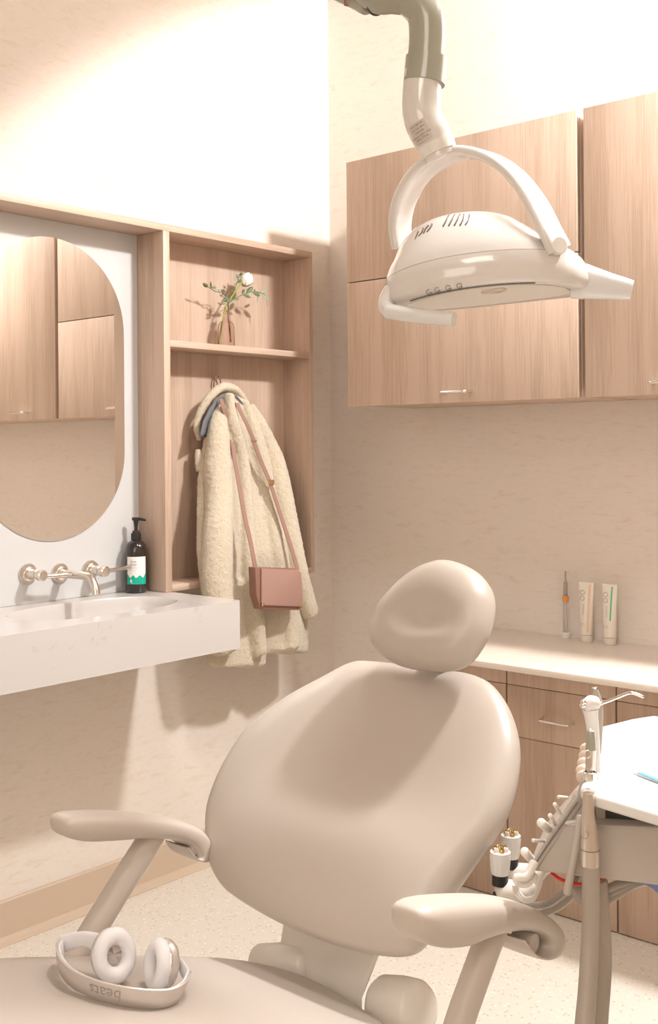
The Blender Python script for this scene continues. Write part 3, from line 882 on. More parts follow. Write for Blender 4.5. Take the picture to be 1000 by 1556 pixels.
so = [se(0, 1449), se(80, 1446.5), se(160, 1445), se(230, 1445), (se(300, 1447)), se(360, 1451), se(420, 1462), se(470, 1478), se(520, 1503), se(560, 1528), se(598, 1556),
      sxy(1.645, -1.74), sxy(1.70, -1.80), sxy(1.735, -1.90), sxy(1.745, -2.1), sxy(1.735, -2.4), sxy(1.71, -2.7), sxy(1.62, -2.92), sxy(1.40, -2.97), sxy(1.18, -2.92), sxy(1.09, -2.7), sxy(1.065, -2.4), sxy(1.055, -2.15)]
ls = smooth_loop(so, 5)
pillow(MB(), ls, Ns, [(0.02, 0.0), (0.5, 0.0), (0.85, 0.0), (0.95, -0.002), (0.98, -0.005), (0.995, -0.011), (1.0, -0.019), (0.998, -0.03), (0.99, -0.045), (0.97, -0.055), (0.5, -0.058), (0.02, -0.058)]).build('seat', M_vinyl, ch, ang=50)
pillow(MB(), ls, Ns, [(0.02, -0.06), (0.5, -0.06), (0.96, -0.058), (0.965, -0.066), (0.94, -0.09), (0.8, -0.11), (0.02, -0.12)]).build('seat_pan', M_shell, ch, ang=50)
# back support pillar behind the seat
pil = [(473, 1405, 1.84), (586, 1430, 1.72), (583, 1452, 1.72), (556, 1520, 1.72), (556, 1556, 1.72), (462, 1556, 1.84), (463, 1470, 1.84)]
MB().prism([dp(x, y, d) for x, y, d in pil], V(-0.05, 0.075, 0)).build('back_support', M_whiteg, ch, bevel=0.014)
# hinge covers
MB().tube([dp(395, 1460, 1.93), dp(430, 1462, 1.90), dp(468, 1466, 1.86)], [0.028, 0.032, 0.032], 28).build('hinge_cover', M_whiteg, ch)
MB().tube([dp(585, 1530, 1.72), dp(612, 1532, 1.70), dp(633, 1534, 1.68)], [0.046, 0.046, 0.043], 36, 0, True).build('hinge_cover', M_whiteg, ch)
# pedestal and lift arm under the seat, down to the floor
pd = MB(); pd.tube([(1.42, -2.0, 0.36), (1.42, -1.85, 0.20), (1.42, -1.9, 0.06)], [0.09, 0.10, 0.11], 24, 4); pd.build('lift_column', M_whiteg, ch)
MB().box((1.24, -2.5, 0.0), (1.60, -1.62, 0.06), 0.02).build('base_plate', M_whiteg, ch)


# armrests: curled side profile in the vertical plane X = const, rounded sections across
def arm(Xc, pairs, post, pr, disc, dr_, lab_):
    w_ = 0.034; rings = []
    for i, (a, b) in enumerate(pairs):
        A_, B_ = at(*a, 0, Xc), at(*b, 0, Xc); c = (A_ + B_) / 2; h = (A_ - B_) / 2
        rings.append((c, h, w_ * {0: .38, 1: .74, 2: .93}.get(i, 1.0) * (0.9 if i == len(pairs) - 1 else 1)))
    # resample along the bar
    R_2 = []
    for i in range(len(rings) - 1):
        g = [rings[max(0, min(len(rings) - 1, i + k))] for k in (-1, 0, 1, 2)]
        for k in range(4):
            t_ = k / 4
            def cr(j):
                p0, p1, p2, p3 = (q[j] for q in g)
                return 0.5 * ((2 * p1) + (p2 - p0) * t_ + (2 * p0 - 5 * p1 + 4 * p2 - p3) * t_ * t_ + (3 * p1 - p0 - 3 * p2 + p3) * t_ ** 3)
            R_2.append((cr(0), cr(1), cr(2)))
    R_2.append(rings[-1]); out = []
    for c, h, w2 in R_2:
        r = []
        for k in range(32):
            q = 2 * math.pi * k / 32; cx, sy = math.cos(q), math.sin(q)
            r.append(c + Vector((w2 * abs(cx) ** 0.62 * (1 if cx > 0 else -1), 0, 0)) + h * abs(sy) ** 0.66 * (1 if sy > 0 else -1))
        out.append(r)
    ar = MB().rings(out).build('armrest', M_urethane, ch, ang=60)
    pc = MB(); pc.tube([at(x, y, 0, Xc) for x, y in post], pr, 28, 0, False); pc.build('armrest_post', M_urethane, ch)
    c = at(*disc, 0, Xc)
    MB().lathe(c - Vector((0.006, 0, 0)), (1, 0, 0), [(0, 0), (dr_, 0), (dr_, 0.026), (dr_ * 0.92, 0.030), (dr_ * .5, 0.0315), (0, 0.032)], 36).build('pivot_cap', M_urethane, ch)


arm(1.115, [((86, 1251), (87, 1261)), ((89, 1243), (92, 1268)), ((98, 1237), (104, 1273)), ((116, 1234), (124, 1276)), ((155, 1233), (160, 1275)), ((200, 1235), (200, 1272)), ((240, 1239), (235, 1272)), ((272, 1246), (258, 1274)),
            ((296, 1258), (272, 1281)), ((308, 1275), (279, 1287)), ((309, 1294), (284, 1294)), ((301, 1305), (284, 1297)), ((288, 1304), (281, 1297)), ((275, 1295), (276, 1291)), ((267, 1283), (270, 1282))],
    [(236, 1262), (190, 1335), (125, 1440), (100, 1480)], 0.0215, (281, 1287), 0.0105, 'left')
arm(1.761, [((615, 1392), (616, 1406)), ((618, 1380), (622, 1420)), ((628, 1371), (637, 1431)), ((648, 1365), (660, 1436)), ((682, 1362), (692, 1433)), ((720, 1361), (718, 1422)), ((755, 1363), (745, 1413)), ((785, 1370), (774, 1409)),
            ((812, 1384), (795, 1413)), ((830, 1402), (806, 1421)), ((835, 1424), (809, 1431)), ((827, 1443), (803, 1439)), ((808, 1451), (794, 1442)), ((788, 1447), (784, 1438)), ((773, 1434), (777, 1429)), ((766, 1420), (771, 1418))],
    [(752, 1405), (735, 1450), (706, 1530), (690, 1580), (676, 1620)], 0.0195, (789, 1427), 0.0150, 'right')

# ------------------------------------------------------------------ headphones on the seat
M_hpink = mat('lettering_grey', (0.36, 0.31, 0.28), 0.4)
hp = thing('headphones', 'silver and white over-ear headphones lying on the beige seat', 'headphones', se(185, 1500))
Wb = 0.030
lowpx = [(94, 1447), (90, 1466), (94, 1484), (108, 1501), (130, 1514), (160, 1524), (195, 1531), (228, 1534), (252, 1532), (268, 1523), (276, 1510), (281, 1494)]
bandc = []
for i, (x, y) in enumerate(lowpx):
    lift = {0: 0.020, 1: 0.014, 2: 0.008, 3: 0.004, 4: 0.001, 9: 0.003, 10: 0.007, 11: 0.012}.get(i, 0.0)
    bandc.append(onplane(x, y, Psx + Ns * lift, Ns))
BP = []
for i in range(len(bandc) - 1):
    p0, p1, p2, p3 = bandc[max(i - 1, 0)], bandc[i], bandc[i + 1], bandc[min(i + 2, len(bandc) - 1)]
    for k in range(6):
        t_ = k / 6
        BP.append(0.5 * ((2 * p1) + (p2 - p0) * t_ + (2 * p0 - 5 * p1 + 4 * p2 - p3) * t_ * t_ + (3 * p1 - p0 - 3 * p2 + p3) * t_ ** 3))
BP.append(bandc[-1])
hc = onplane(185, 1470, Psx, Ns)


def bframe(i):
    t_ = (BP[min(i + 1, len(BP) - 1)] - BP[max(i - 1, 0)]).normalized()
    o_ = t_.cross(Ns).normalized()
    if o_.dot(BP[i] - hc) < 0: o_ = -o_
    u_ = (Ns + o_ * 0.28).normalized()
    return t_, o_, u_


def band(off0, off1, w0, w1, bot=0.0012):
    rings = []
    for i in range(len(BP)):
        t_, o_, u_ = bframe(i); f = i / (len(BP) - 1); e = min(1, 0.62 + 4 * min(f, 1 - f))
        c = BP[i]; b0, b1 = bot, bot + (w1 - w0) * e
        r_ = (off1 - off0) * 0.5
        rings.append([c + o_ * off0 + u_ * (b0 + r_ * .6), c + o_ * (off0 + off1) / 2 + u_ * b0, c + o_ * off1 + u_ * (b0 + r_ * .6), c + o_ * (off1 + 0.0006) + u_ * (b0 + b1) / 2,
                      c + o_ * off1 + u_ * (b1 - r_ * .6), c + o_ * (off0 + off1) / 2 + u_ * b1, c + o_ * off0 + u_ * (b1 - r_ * .6)])
    return MB().rings(rings)


bo_ = band(-0.002, 0.0022, 0, Wb).build('headband', M_hp, hp, ang=50)
band(-0.0052, -0.0022, 0, Wb * .93, 0.002).build('headband_cushion', M_hpw, hp, ang=50)
# lettering pressed into the band, upside down as it lies
cum = [0]
for i in range(len(BP) - 1): cum.append(cum[-1] + (BP[i + 1] - BP[i]).length)
ic = min(range(len(BP)), key=lambda i: abs((CAM + ray(158, 1523) * 1.55 - BP[i]).dot(RT0)))


def bandpt(s_, h_):
    s_ = max(0.001, min(cum[-1] - 0.001, cum[ic] + s_))
    i = max(k for k in range(len(cum)) if cum[k] <= s_); i = min(i, len(BP) - 2)
    f = (s_ - cum[i]) / (cum[i + 1] - cum[i]); c = BP[i].lerp(BP[i + 1], f); t_, o_, u_ = bframe(i); t2, o2, u2 = bframe(i + 1)
    o_ = o_.lerp(o2, f); u_ = u_.lerp(u2, f)
    return c + o_ * 0.0031 + u_ * (0.0165 + h_)


m_ = MB(); text_on(m_, 'beats', 0.023, lambda x, y: bandpt(-x, -y)); o = m_.build('lettering', M_hpink, bo_)


def cup(cx, cy, lift, nl, nd2, nu, tag_, R=0.0365):
    n = V(nl, nd2, nu).normalized(); c = onplane(cx, cy, Psx + Ns * lift, Ns)
    cu_ = MB().lathe(c - n * 0.016, n, [(0, -0.010), (R * .45, -0.009), (R * .8, -0.006), (R * .93, 0), (R * .96, 0.006), (R * .9, 0.010), (R * .6, 0.011), (0, 0.011)], 48, 1.1, 0.92, UP0)
    cu_.build('ear_cup', M_hp, hp)
    MB().torus(c - n * 0.0065, n, R * 0.93, 0.0016, 56, 10, 1.1, 0.92, UP0).build('trim_ring', M_chrome, hp)
    MB().torus(c, n, R * 0.68, R * 0.315, 56, 20, 1.1, 0.92, UP0, rn=0.0125).build('ear_cushion', M_hpw, hp)
    MB().lathe(c - n * 0.006, n, [(0, 0), (R * .5, 0), (R * .5, 0.001), (0, 0.001)], 32).build('speaker_cloth', M_inkw, hp)
    return c, n


M_inkw = mat('speaker_cloth', (0.62, 0.58, 0.54), 0.8)
c1, n1 = cup(174, 1452, 0.0400, 0.52, -0.80, 0.22, 'l')
c2, n2 = cup(240, 1466, 0.0345, -0.80, -0.52, 0.20, 'r', 0.0345)
# yokes joining band ends to the cups
e0 = BP[0] + Ns * 0.012; e1 = BP[-1] + Ns * 0.012
MB().tube([e0, e0.lerp(c1 - n1 * .02, .35) + Ns * 0.012, e0.lerp(c1 - n1 * .02, .7) + Ns * 0.012, c1 - n1 * 0.018 + Ns * 0.006], [0.011, 0.010, 0.013, 0.018], 20, 5, sq=(1.15, .35)).build('yoke', M_hpw, hp)
MB().tube([e1, e1.lerp(c2 - n2 * .02, .35) + Ns * 0.008, e1.lerp(c2 - n2 * .02, .7) + Ns * 0.008, c2 - n2 * 0.018 + Ns * 0.004], [0.011, 0.010, 0.012, 0.017], 20, 5, sq=(1.15, .35)).build('yoke', M_hpw, hp)

# ------------------------------------------------------------------ operating lamp
lc = dp(728, 422, 1.9)
lamp = thing('dental_lamp', 'glossy white dental operating lamp hanging from a sage grey swivel arm', 'lamp', lc)
aL = V(0.975, -0.10, 0.085).normalized()
aF0 = V(-0.10, -1, -0.02); aF = (aF0 - aL * aF0.dot(aL)).normalized()
aU = aF.cross(aL).normalized()
if aU.z < 0: aU = -aU
tiltx = math.radians(3.5)
aF, aU = aF * math.cos(tiltx) + aU * math.sin(tiltx), aU * math.cos(tiltx) - aF * math.sin(tiltx)


def LP(l, f, u): return lc + aL * l + aF * f + aU * u


def lring(z, a0, a1, b, cl_=0.0, e=1.0, lift=None, seg=72):
    r = []
    for k in range(seg):
        q = 2 * math.pi * k / seg; c, s_ = math.cos(q), math.sin(q)
        a_ = a1 if c > 0 else a0
        l = cl_ + a_ * abs(c) ** e * (1 if c > 0 else -1); f = b * abs(s_) ** e * (1 if s_ > 0 else -1)
        zz = z + (lift(l, f) if lift else 0)
        r.append(LP(l, f, zz))
    return r


def dip(l, f): return -0.020 * max(0, (l - 0.05) / 0.12) ** 2 * 0 - 0.010 * min(1, max(0, abs(l) / 0.165)) ** 2.5


sh = MB()
sh.rings([lring(-0.030, .10, .12, .07, 0, 1, dip), lring(-0.034, .150, .175, .103, 0, 1, dip), lring(-0.030, .160, .187, .110, 0, 1, dip), lring(-0.018, .166, .190, .115, 0, 1, dip), lring(0.0, .166, .186, .116, 0, 1, dip), lring(0.020, .160, .176, .112, 0, 1, dip)], False, True).build('lamp_body', M_white, lamp, ang=70)
sh = MB()
sh.rings([lring(0.0205, .160, .176, .112, 0, 1, dip), lring(0.030, .154, .168, .1095, -.002, 1, dip), lring(0.040, .146, .155, .106, -.005, 1, dip), lring(0.050, .134, .138, .101, -.009, 1, dip), lring(0.064, .119, .118, .093, -.014, 1), lring(0.078, .106, .102, .084, -.016, 1),
          lring(0.092, .088, .086, .072, -.018), lring(0.102, .066, .066, .056, -.019), lring(0.109, .036, .036, .032, -.020), lring(0.111, .006, .006, .006, -.020)], False, True).build('lamp_dome', M_white, lamp, ang=70)
MB().rings([lring(-0.0315, .13, .15, .088, 0, 1, dip), lring(-0.0335, .13, .15, .088, 0, 1, dip)]).build('lens_cover', M_whiteg, lamp)
M_slotshade = mat('slot_shadow_brown', (0.22, 0.16, 0.12), 0.6)
# vents on the dome: brown tubes that paint the shade inside short curved slots
def dome_p(l, q):
    """point on dome front surface by lateral l and height parameter q"""
    prof = [(0.050, .128, .124, .096, -.010), (0.064, .118, .112, .091, -.014), (0.078, .106, .102, .084, -.016), (0.092, .088, .086, .072, -.018), (0.102, .066, .066, .056, -.019), (0.109, .036, .036, .032, -.020)]
    i = min(len(prof) - 2, int(q)); f = q - i
    z, a0, a1, b, c_ = (prof[i][j] * (1 - f) + prof[i + 1][j] * f for j in range(5))
    a_ = a1 if l > c_ else a0; x = max(-0.98, min(0.98, (l - c_) / a_))
    return LP(l, b * math.sqrt(1 - x * x) + 0.0004, z + 0.0004)


def dome_at(px_, py_):
    best = None
    for li in range(-120, 100, 3):
        for qi in range(0, 50, 1):
            p = dome_p(li / 1000, qi / 10); d = p - CAM; dd = d.dot(FW)
            x = 500 + FPX * d.dot(RT) / dd; y = Y0 - FPX * d.dot(UPV) / dd
            e_2 = (x - px_) ** 2 + (y - py_) ** 2
            if best is None or e_2 < best[0]: best = (e_2, p)
    return best[1]


for (x0, y0, x1, y1) in [(674, 343, 682, 326), (682, 343, 690, 326), (690, 343, 698, 325), (699, 343, 706, 325), (708, 342, 714, 326), (630, 364, 636, 352), (637, 359, 643, 347), (643, 355, 650, 343), (650, 352, 656, 340)]:
    MB().tube([dome_at(x0, y0), dome_at((x0 + x1) / 2, (y0 + y1) / 2), dome_at(x1, y1)], 0.0015, 8, 2).build('vent_slot', M_slotshade, lamp)
# touch symbols on the lower rim
def lamp_front(px_, py_, off=0.0005):
    best = None
    for li in range(-150, 170, 2):
        for k, (z, a0, a1, b) in enumerate([(-.030, .160, .187, .110), (-.026, .162, .188, .112), (-.022, .164, .189, .114), (-.018, .166, .190, .115), (-.009, .166, .188, .1155), (0, .166, .186, .116)]):
            l = li / 1000; a_ = a1 if l > 0 else a0; x_ = l / a_
            if abs(x_) > .98: continue
            p = LP(l, b * math.sqrt(1 - x_ * x_) + off, z + dip(l, 0)); d = p - CAM; dd = d.dot(FW)
            x = 500 + FPX * d.dot(RT) / dd; y = Y0 - FPX * d.dot(UPV) / dd
            e_2 = (x - px_) ** 2 + (y - py_) ** 2
            if best is None or e_2 < best[0]: best = (e_2, p)
    return best[1]


ik = MB()
for cx_, cy_ in ((654, 452), (666, 450), (684, 448), (699, 446)):
    c = lamp_front(cx_, cy_); nn = (aF * 0.8 - aU * 0.4).normalized()
    ik.torus(c, nn, 0.0042, 0.0004, 20, 6); ik.torus(c - aU * 0.004 + aL * 0.002, nn, 0.0028, 0.0004, 16, 6)
ik.build('touch_symbols', M_ink, lamp)
# dark lens line along the front lower edge, small sensor in the lens
ed = [LP(l, 0.104 * math.sqrt(max(0, 1 - (l / (0.152 if l < 0 else 0.177)) ** 2)) , -0.0345 + dip(l, 0)) for l in (-.120, -.10, -.075, -.05, -.02, .01, .04, .07, .085)]
MB().tube(ed, 0.0009, 8, 4).build('lens_edge', M_ink, lamp)
MB().lathe(LP(0.020, 0.052, -0.0335), -aU, [(0.022, 0), (0.022, 0.002), (0.014, 0.004), (0.010, 0.002), (0, 0.002)], 32).build('sensor', M_steel, lamp)
# handles
hr = MB(); hr.tube([dp(872, 426, 1.865), dp(888, 428, 1.86), dp(925, 435, 1.855), (dp(960, 441, 1.85))], [0.0305, 0.0300, 0.0225, 0.0165], 28, 4, False, sq=(1.0, .62)); hr.build('handle', M_clear, lamp)
hl = MB(); hl.tube([dp(590, 473, 1.86), dp(615, 477, 1.84), dp(655, 482, 1.82), dp(690, 485, 1.80)], [0.0130, 0.0130, 0.0125, 0.0115], 24, 3, False); hl.build('handle', M_clear, lamp)
hk2 = MB(); hk2.tube([dp(594, 440, 1.885), dp(588, 455, 1.88), dp(588, 469, 1.87), dp(600, 474, 1.855)], [0.012, 0.0135, 0.0140, 0.012], 20, 4); hk2.build('handle_bracket', M_white, lamp)
# yoke arch: flat band sweeping over the dome
yk = [(850, 380, 1.82), (836, 350, 1.82), (812, 303, 1.84), (780, 263, 1.86), (745, 240, 1.88), (705, 232, 1.90), (668, 243, 1.92), (637, 267, 1.95), (616, 302, 1.97), (608, 340, 1.985), (612, 378, 1.99)]
Wd = V(0.72, 0.70, 0.0).normalized()
yp = [dp(*q) for q in yk]; YP = []
for i in range(len(yp) - 1):
    p0, p1, p2, p3 = yp[max(i - 1, 0)], yp[i], yp[i + 1], yp[min(i + 2, len(yp) - 1)]
    for k in range(6):
        t_ = k / 6
        YP.append(0.5 * ((2 * p1) + (p2 - p0) * t_ + (2 * p0 - 5 * p1 + 4 * p2 - p3) * t_ * t_ + (3 * p1 - p0 - 3 * p2 + p3) * t_ ** 3))
YP.append(yp[-1]); rings = []
for i, c in enumerate(YP):
    t_ = (YP[min(i + 1, len(YP) - 1)] - YP[max(i - 1, 0)]).normalized(); w_ = (Wd - t_ * Wd.dot(t_)).normalized(); n_ = t_.cross(w_)
    f = i / (len(YP) - 1); hw = 0.034 - 0.009 * f; tk = 0.0095
    r = []
    for k in range(24):
        q = 2 * math.pi * k / 24; cx_, sy_ = math.cos(q), math.sin(q)
        r.append(c + w_ * hw * abs(cx_) ** .6 * (1 if cx_ > 0 else -1) + n_ * tk * abs(sy_) ** .6 * (1 if sy_ > 0 else -1))
    rings.append(r)
MB().rings(rings).build('yoke_arch', M_white, lamp, ang=60)
pc_ = dp(846, 374, 1.80)
MB().lathe(pc_ + FW * 0.01, V(0.35, -0.9, 0.1), [(0, 0), (0.0150, 0), (0.0150, 0.012), (0.0135, 0.014), (0, 0.014)], 32).build('pivot_cap', M_whiteg, lamp)
# neck
nk = [dp(643, 110, 1.90), dp(640, 150, 1.90), dp(642, 178, 1.90), dp(655, 205, 1.90), dp(667, 230, 1.90), dp(671, 240, 1.90)]
MB().tube(nk, [0.0335, 0.034, 0.0345, 0.034, 0.0285, 0.028], 36, 6, False).build('neck', M_white, lamp, ang=60)
MB().tube([dp(662, 218, 1.9), dp(668, 233, 1.9)], [0.0325, 0.0305], 36, 0, False).build('neck_collar', M_whiteg, lamp)
# rating sticker on the neck
sk = MB(); sc = dp(650, 207, 1.90); sn = (CAM - sc).normalized(); sd = (dp(655, 205, 1.9) - dp(642, 178, 1.9)).normalized()
K = 10
def stp(u, v):  # u across, v along the neck
    a = u / 0.0345; acr = sd.cross(sn).normalized()
    if acr.dot(RT0) < 0: acr = -acr
    c = dp(644.5, 184, 1.90).lerp(dp(661, 218, 1.90), v); fr = (sn - sd * sn.dot(sd)).normalized()
    return c + (fr * math.cos(a) + acr * math.sin(a)) * 0.0348
P2 = [stp(-0.034 + 0.036 * k / K, v) for v in (0.05, 0.85) for k in range(K + 1)]
sk.add(P2, [(k, k + 1, k + 1 + K + 1, k + K + 1) for k in range(K)])
sto = sk.build('rating_sticker', mat('sticker_grey', (0.60, 0.52, 0.46), 0.5), lamp)
m_ = MB()
def stq(x, y):
    p = stp(x - 0.016, 0.45 - y / 0.045); return p + (CAM - p).normalized() * 0.0003
for row, tx in ((0.013, 'IPX0  0434 CE'), (0.0065, '24V 2.1A  60Hz'), (0.0, 'TYPE 4720'), (-0.0065, 'MEDICAL LIGHT UNIT'), (-0.012, 'SERIAL 072146')):
    text_on(m_, tx, 0.0042, lambda x, y, rw=row: stq(x, y + rw))
m_.build('sticker_print', M_ink, sto)
# sage grey swivel arm
MB().tube([dp(644, 128, 1.90), dp(648, 88, 1.90)], [0.0365, 0.0360], 36, 0, False).build('arm_collar', M_sage, lamp)
MB().tube([dp(646, 98, 1.90), dp(649, 55, 1.90), dp(645, 22, 1.90), dp(625, -2, 1.905), dp(600, -8, 1.91), dp(575, -6, 1.92), dp(555, -18, 1.93)], [0.0315, 0.0315, 0.0315, 0.032, 0.032, 0.030, 0.027], 36, 6, True).build('arm_elbow', M_sage, lamp, ang=60)
MB().tube([dp(577, 2, 1.92), dp(558, -10, 1.94)], [0.026, 0.026], 28, 0, False).build('arm_joint', M_dark, lamp)
MB().tube([dp(560, 2, 1.94), dp(520, -18, 1.97), dp(440, -60, 2.0), dp(300, -140, 2.1)], [0.024, 0.025, 0.026, 0.028], 28, 3).build('spring_arm', M_sage, lamp)
MB().lathe(dp(526, 3, 1.93), UP0, [(0, -0.006), (0.004, -0.006), (0.004, 0.01), (0, 0.01)], 12).build('arm_screw', M_bagd, lamp)
pe = dp(300, -140, 2.1)
MB().cyl(pe, Vector((pe.x, pe.y, 2.9495)), 0.03).build('ceiling_post', M_sage, lamp)
MB().cyl(Vector((pe.x, pe.y, 2.92)), Vector((pe.x, pe.y, 2.9495)), 0.09).build('ceiling_flange', M_sage, lamp)

# ------------------------------------------------------------------ delivery unit with tray table
du = thing('delivery_unit', 'grey dental delivery unit with slanted holder plate and slate-white tray top', 'dental unit', (2.0, -1.5, 0.7))
du['label'] = 'grey dental delivery unit with a white tray top beside the chair'
zt_ = 0.845


def tz(x, y, z=zt_): return at(x, y, 2, z)


tr = [tz(886, 1186), tz(882, 1196), tz(892, 1205), tz(1000, 1237), tz(1120, 1276), tz(1200, 1180), tz(1150, 1105), tz(992, 1087), tz(960, 1092), tz(916, 1103), tz(908, 1108)]
MB().prism(tr, (0, 0, -0.016)).build('tray_top', M_tray, du, bevel=0.004)
# main housing: grey front panel, extruded away from the camera
hp_ = [(800, 1323, 1.50), (858, 1253, 1.50), (887, 1253, 1.48), (1120, 1262, 1.42), (1120, 1366, 1.42), (1000, 1346, 1.45)]
hq = [dp(*q) for q in hp_]
MB().prism(hq, V(0.06, 0.18, 0)).build('housing', M_grey, du, bevel=0.004)
# dark block painted as the shade of the hollow, and upper deck between housing and tray
MB().prism([dp(920, 1222, 1.50), dp(1100, 1222, 1.44), dp(1100, 1262, 1.44), dp(920, 1252, 1.50)], V(0.03, 0.16, 0)).build('recess_shade', M_dark, du)
MB().prism([dp(858, 1252, 1.505), dp(880, 1219, 1.505), dp(925, 1222, 1.50), dp(925, 1251, 1.50)], V(0.06, 0.17, 0)).build('deck', M_grey, du, bevel=0.004)
MB().prism([dp(855, 1254, 1.497), dp(860, 1247, 1.497), dp(882, 1247, 1.497), dp(880, 1256, 1.497)], V(0.06, 0.17, 0)).build('deck_edge', M_whiteg, du, bevel=0.002)
MB().lathe(dp(893, 1224, 1.545), UP0, [(0, -0.014), (0.022, -0.014), (0.0235, -0.012), (0.0235, 0.0), (0.021, 0.002), (0.021, 0.012), (0.019, 0.016), (0, 0.017)], 36).build('swivel_disc', M_grey, du)
MB().lathe(dp(915, 1226, 1.56), UP0, [(0, -0.014), (0.030, -0.014), (0.030, 0.0), (0.027, 0.003), (0, 0.004)], 36).build('swivel_disc', M_grey, du)
# slanted holder plate with its hooked lower lip
pl = [(797, 1332, 1.49), (803, 1338, 1.49), (885, 1222, 1.50), (890, 1178, 1.50), (884, 1176, 1.50), (876, 1212, 1.50), (815, 1300, 1.49)]
MB().prism([dp(*q) for q in pl], V(0.052, 0.13, 0)).build('holder_plate', M_grey, du, bevel=0.002)
MB().tube([dp(878, 1218, 1.495), dp(840, 1273, 1.493), dp(804, 1327, 1.49)], 0.0009, 8).build('plate_seam', M_ink, du)
lip = MB(); lip.tube([dp(812, 1310, 1.49), dp(804, 1326, 1.485), dp(797, 1333, 1.48), (dp(785, 1333, 1.48)), dp(787, 1341, 1.485), dp(800, 1342, 1.49), dp(812, 1330, 1.50)], [0.006, 0.006, 0.006, 0.005, 0.005, 0.006, 0.006], 16, 4); lip.build('holder_lip', M_whiteg, du)
for (x0, y0, x1, y1, r) in [(862, 1212, 849, 1211, .0022), (852, 1236, 843, 1222, .0026), (844, 1253, 836, 1239, .0028), (834, 1260, 822, 1250, .0055), (828, 1278, 810, 1277, .0022), (808, 1306, 797, 1294, .0055)]:
    MB().tube([dp(x0, y0, 1.52), dp(x1, y1, 1.50)], [r, r * 1.15], 14).build('holder_peg', M_whiteg, du)
for k, (x, y) in enumerate([(892, 1138), (890, 1149), (888, 1160), (886, 1171), (887, 1180)]):
    MB().tube([dp(x + 6, y, 1.62 - k * .02), dp(x - 2, y + 1, 1.60 - k * .02)], [0.010, 0.009], 18).build('holder_knob', M_beige, du)
# support column of the unit, behind and below the frame edge
MB().tube([dp(1080, 1330, 1.55), dp(1085, 1700, 1.55)], 0.03, 24).build('support_column', M_grey, du)
MB().prism([dp(975, 1341, 1.50), dp(1060, 1345, 1.50), dp(1060, 1362, 1.50), dp(1000, 1358, 1.50), dp(990, 1349, 1.50)], V(0.01, 0.05, 0)).build('blue_cover', M_blue, du)
# thin curved lever below the plate
MB().tube([dp(882, 1240, 1.47), dp(878, 1270, 1.465), dp(871, 1310, 1.46), dp(863, 1350, 1.46), dp(862, 1358, 1.46)], [0.0045, 0.0048, 0.005, 0.0052, 0.005], 14, 4).build('release_lever', M_grey, du)

# hoses under the unit
def hose(lab_, pts, r, m=M_hose, name='hose', seg=16, grp='hoses under the delivery unit'):
    m_ = MB(); m_.tube([dp(*p) for p in pts], r, seg, 6)
    o_ = m_.build(name, m); tag(o_, lab_, 'hose', grp); return o_


hose('grey hose looping under the unit into the near suction body', [(755, 1335, 1.69), (757, 1352, 1.69), (768, 1366, 1.68), (800, 1375, 1.66), (830, 1374, 1.62), (855, 1358, 1.60), (872, 1340, 1.58), (880, 1322, 1.60)], .0055)
hose('lower grey hose running beneath the suction loop to the unit', [(800, 1386, 1.70), (825, 1387, 1.68), (850, 1377, 1.66), (870, 1360, 1.64), (885, 1340, 1.62), (890, 1320, 1.60)], .0055)
for k in range(3):
    hose(['outermost of the grey hoses drooping right of the metal handpiece', 'middle one of the grey hoses drooping right of the metal handpiece', 'innermost of the grey hoses drooping right of the metal handpiece'][k],
         [(868, 1335, 1.56), (872 + k * 4, 1352, 1.55), (886 + k * 3, 1370 - k * 7, 1.54), (915, 1372 - k * 9, 1.53), (940, 1358 - k * 7, 1.53), (962, 1344 - k * 2, 1.54), (985, 1338, 1.56)], .0062)
for k in range(3):
    hose(['outer thin cream air line looping below the suction body', 'middle thin cream air line looping below the suction body', 'inner thin cream air line looping below the suction body'][k],
         [(780 + k * 3, 1345, 1.62), (783 + k * 3, 1358 - k * 2, 1.62), (796 + k, 1370 - k * 3, 1.61), (811, 1368 - k * 3, 1.60), (820 - k * 2, 1350, 1.59), (824 - k * 2, 1335, 1.58), (826, 1326, 1.58)], .0019, M_whiteg, 'air_line', 10, 'thin cream air lines')
hose('thin red tube curving under the unit behind the handpiece', [(838, 1326, 1.53), (850, 1335, 1.52), (870, 1342, 1.51), (895, 1344, 1.50), (910, 1338, 1.50), (922, 1330, 1.52)], .0022, M_red, 'red_tube', 12, 'red tube')


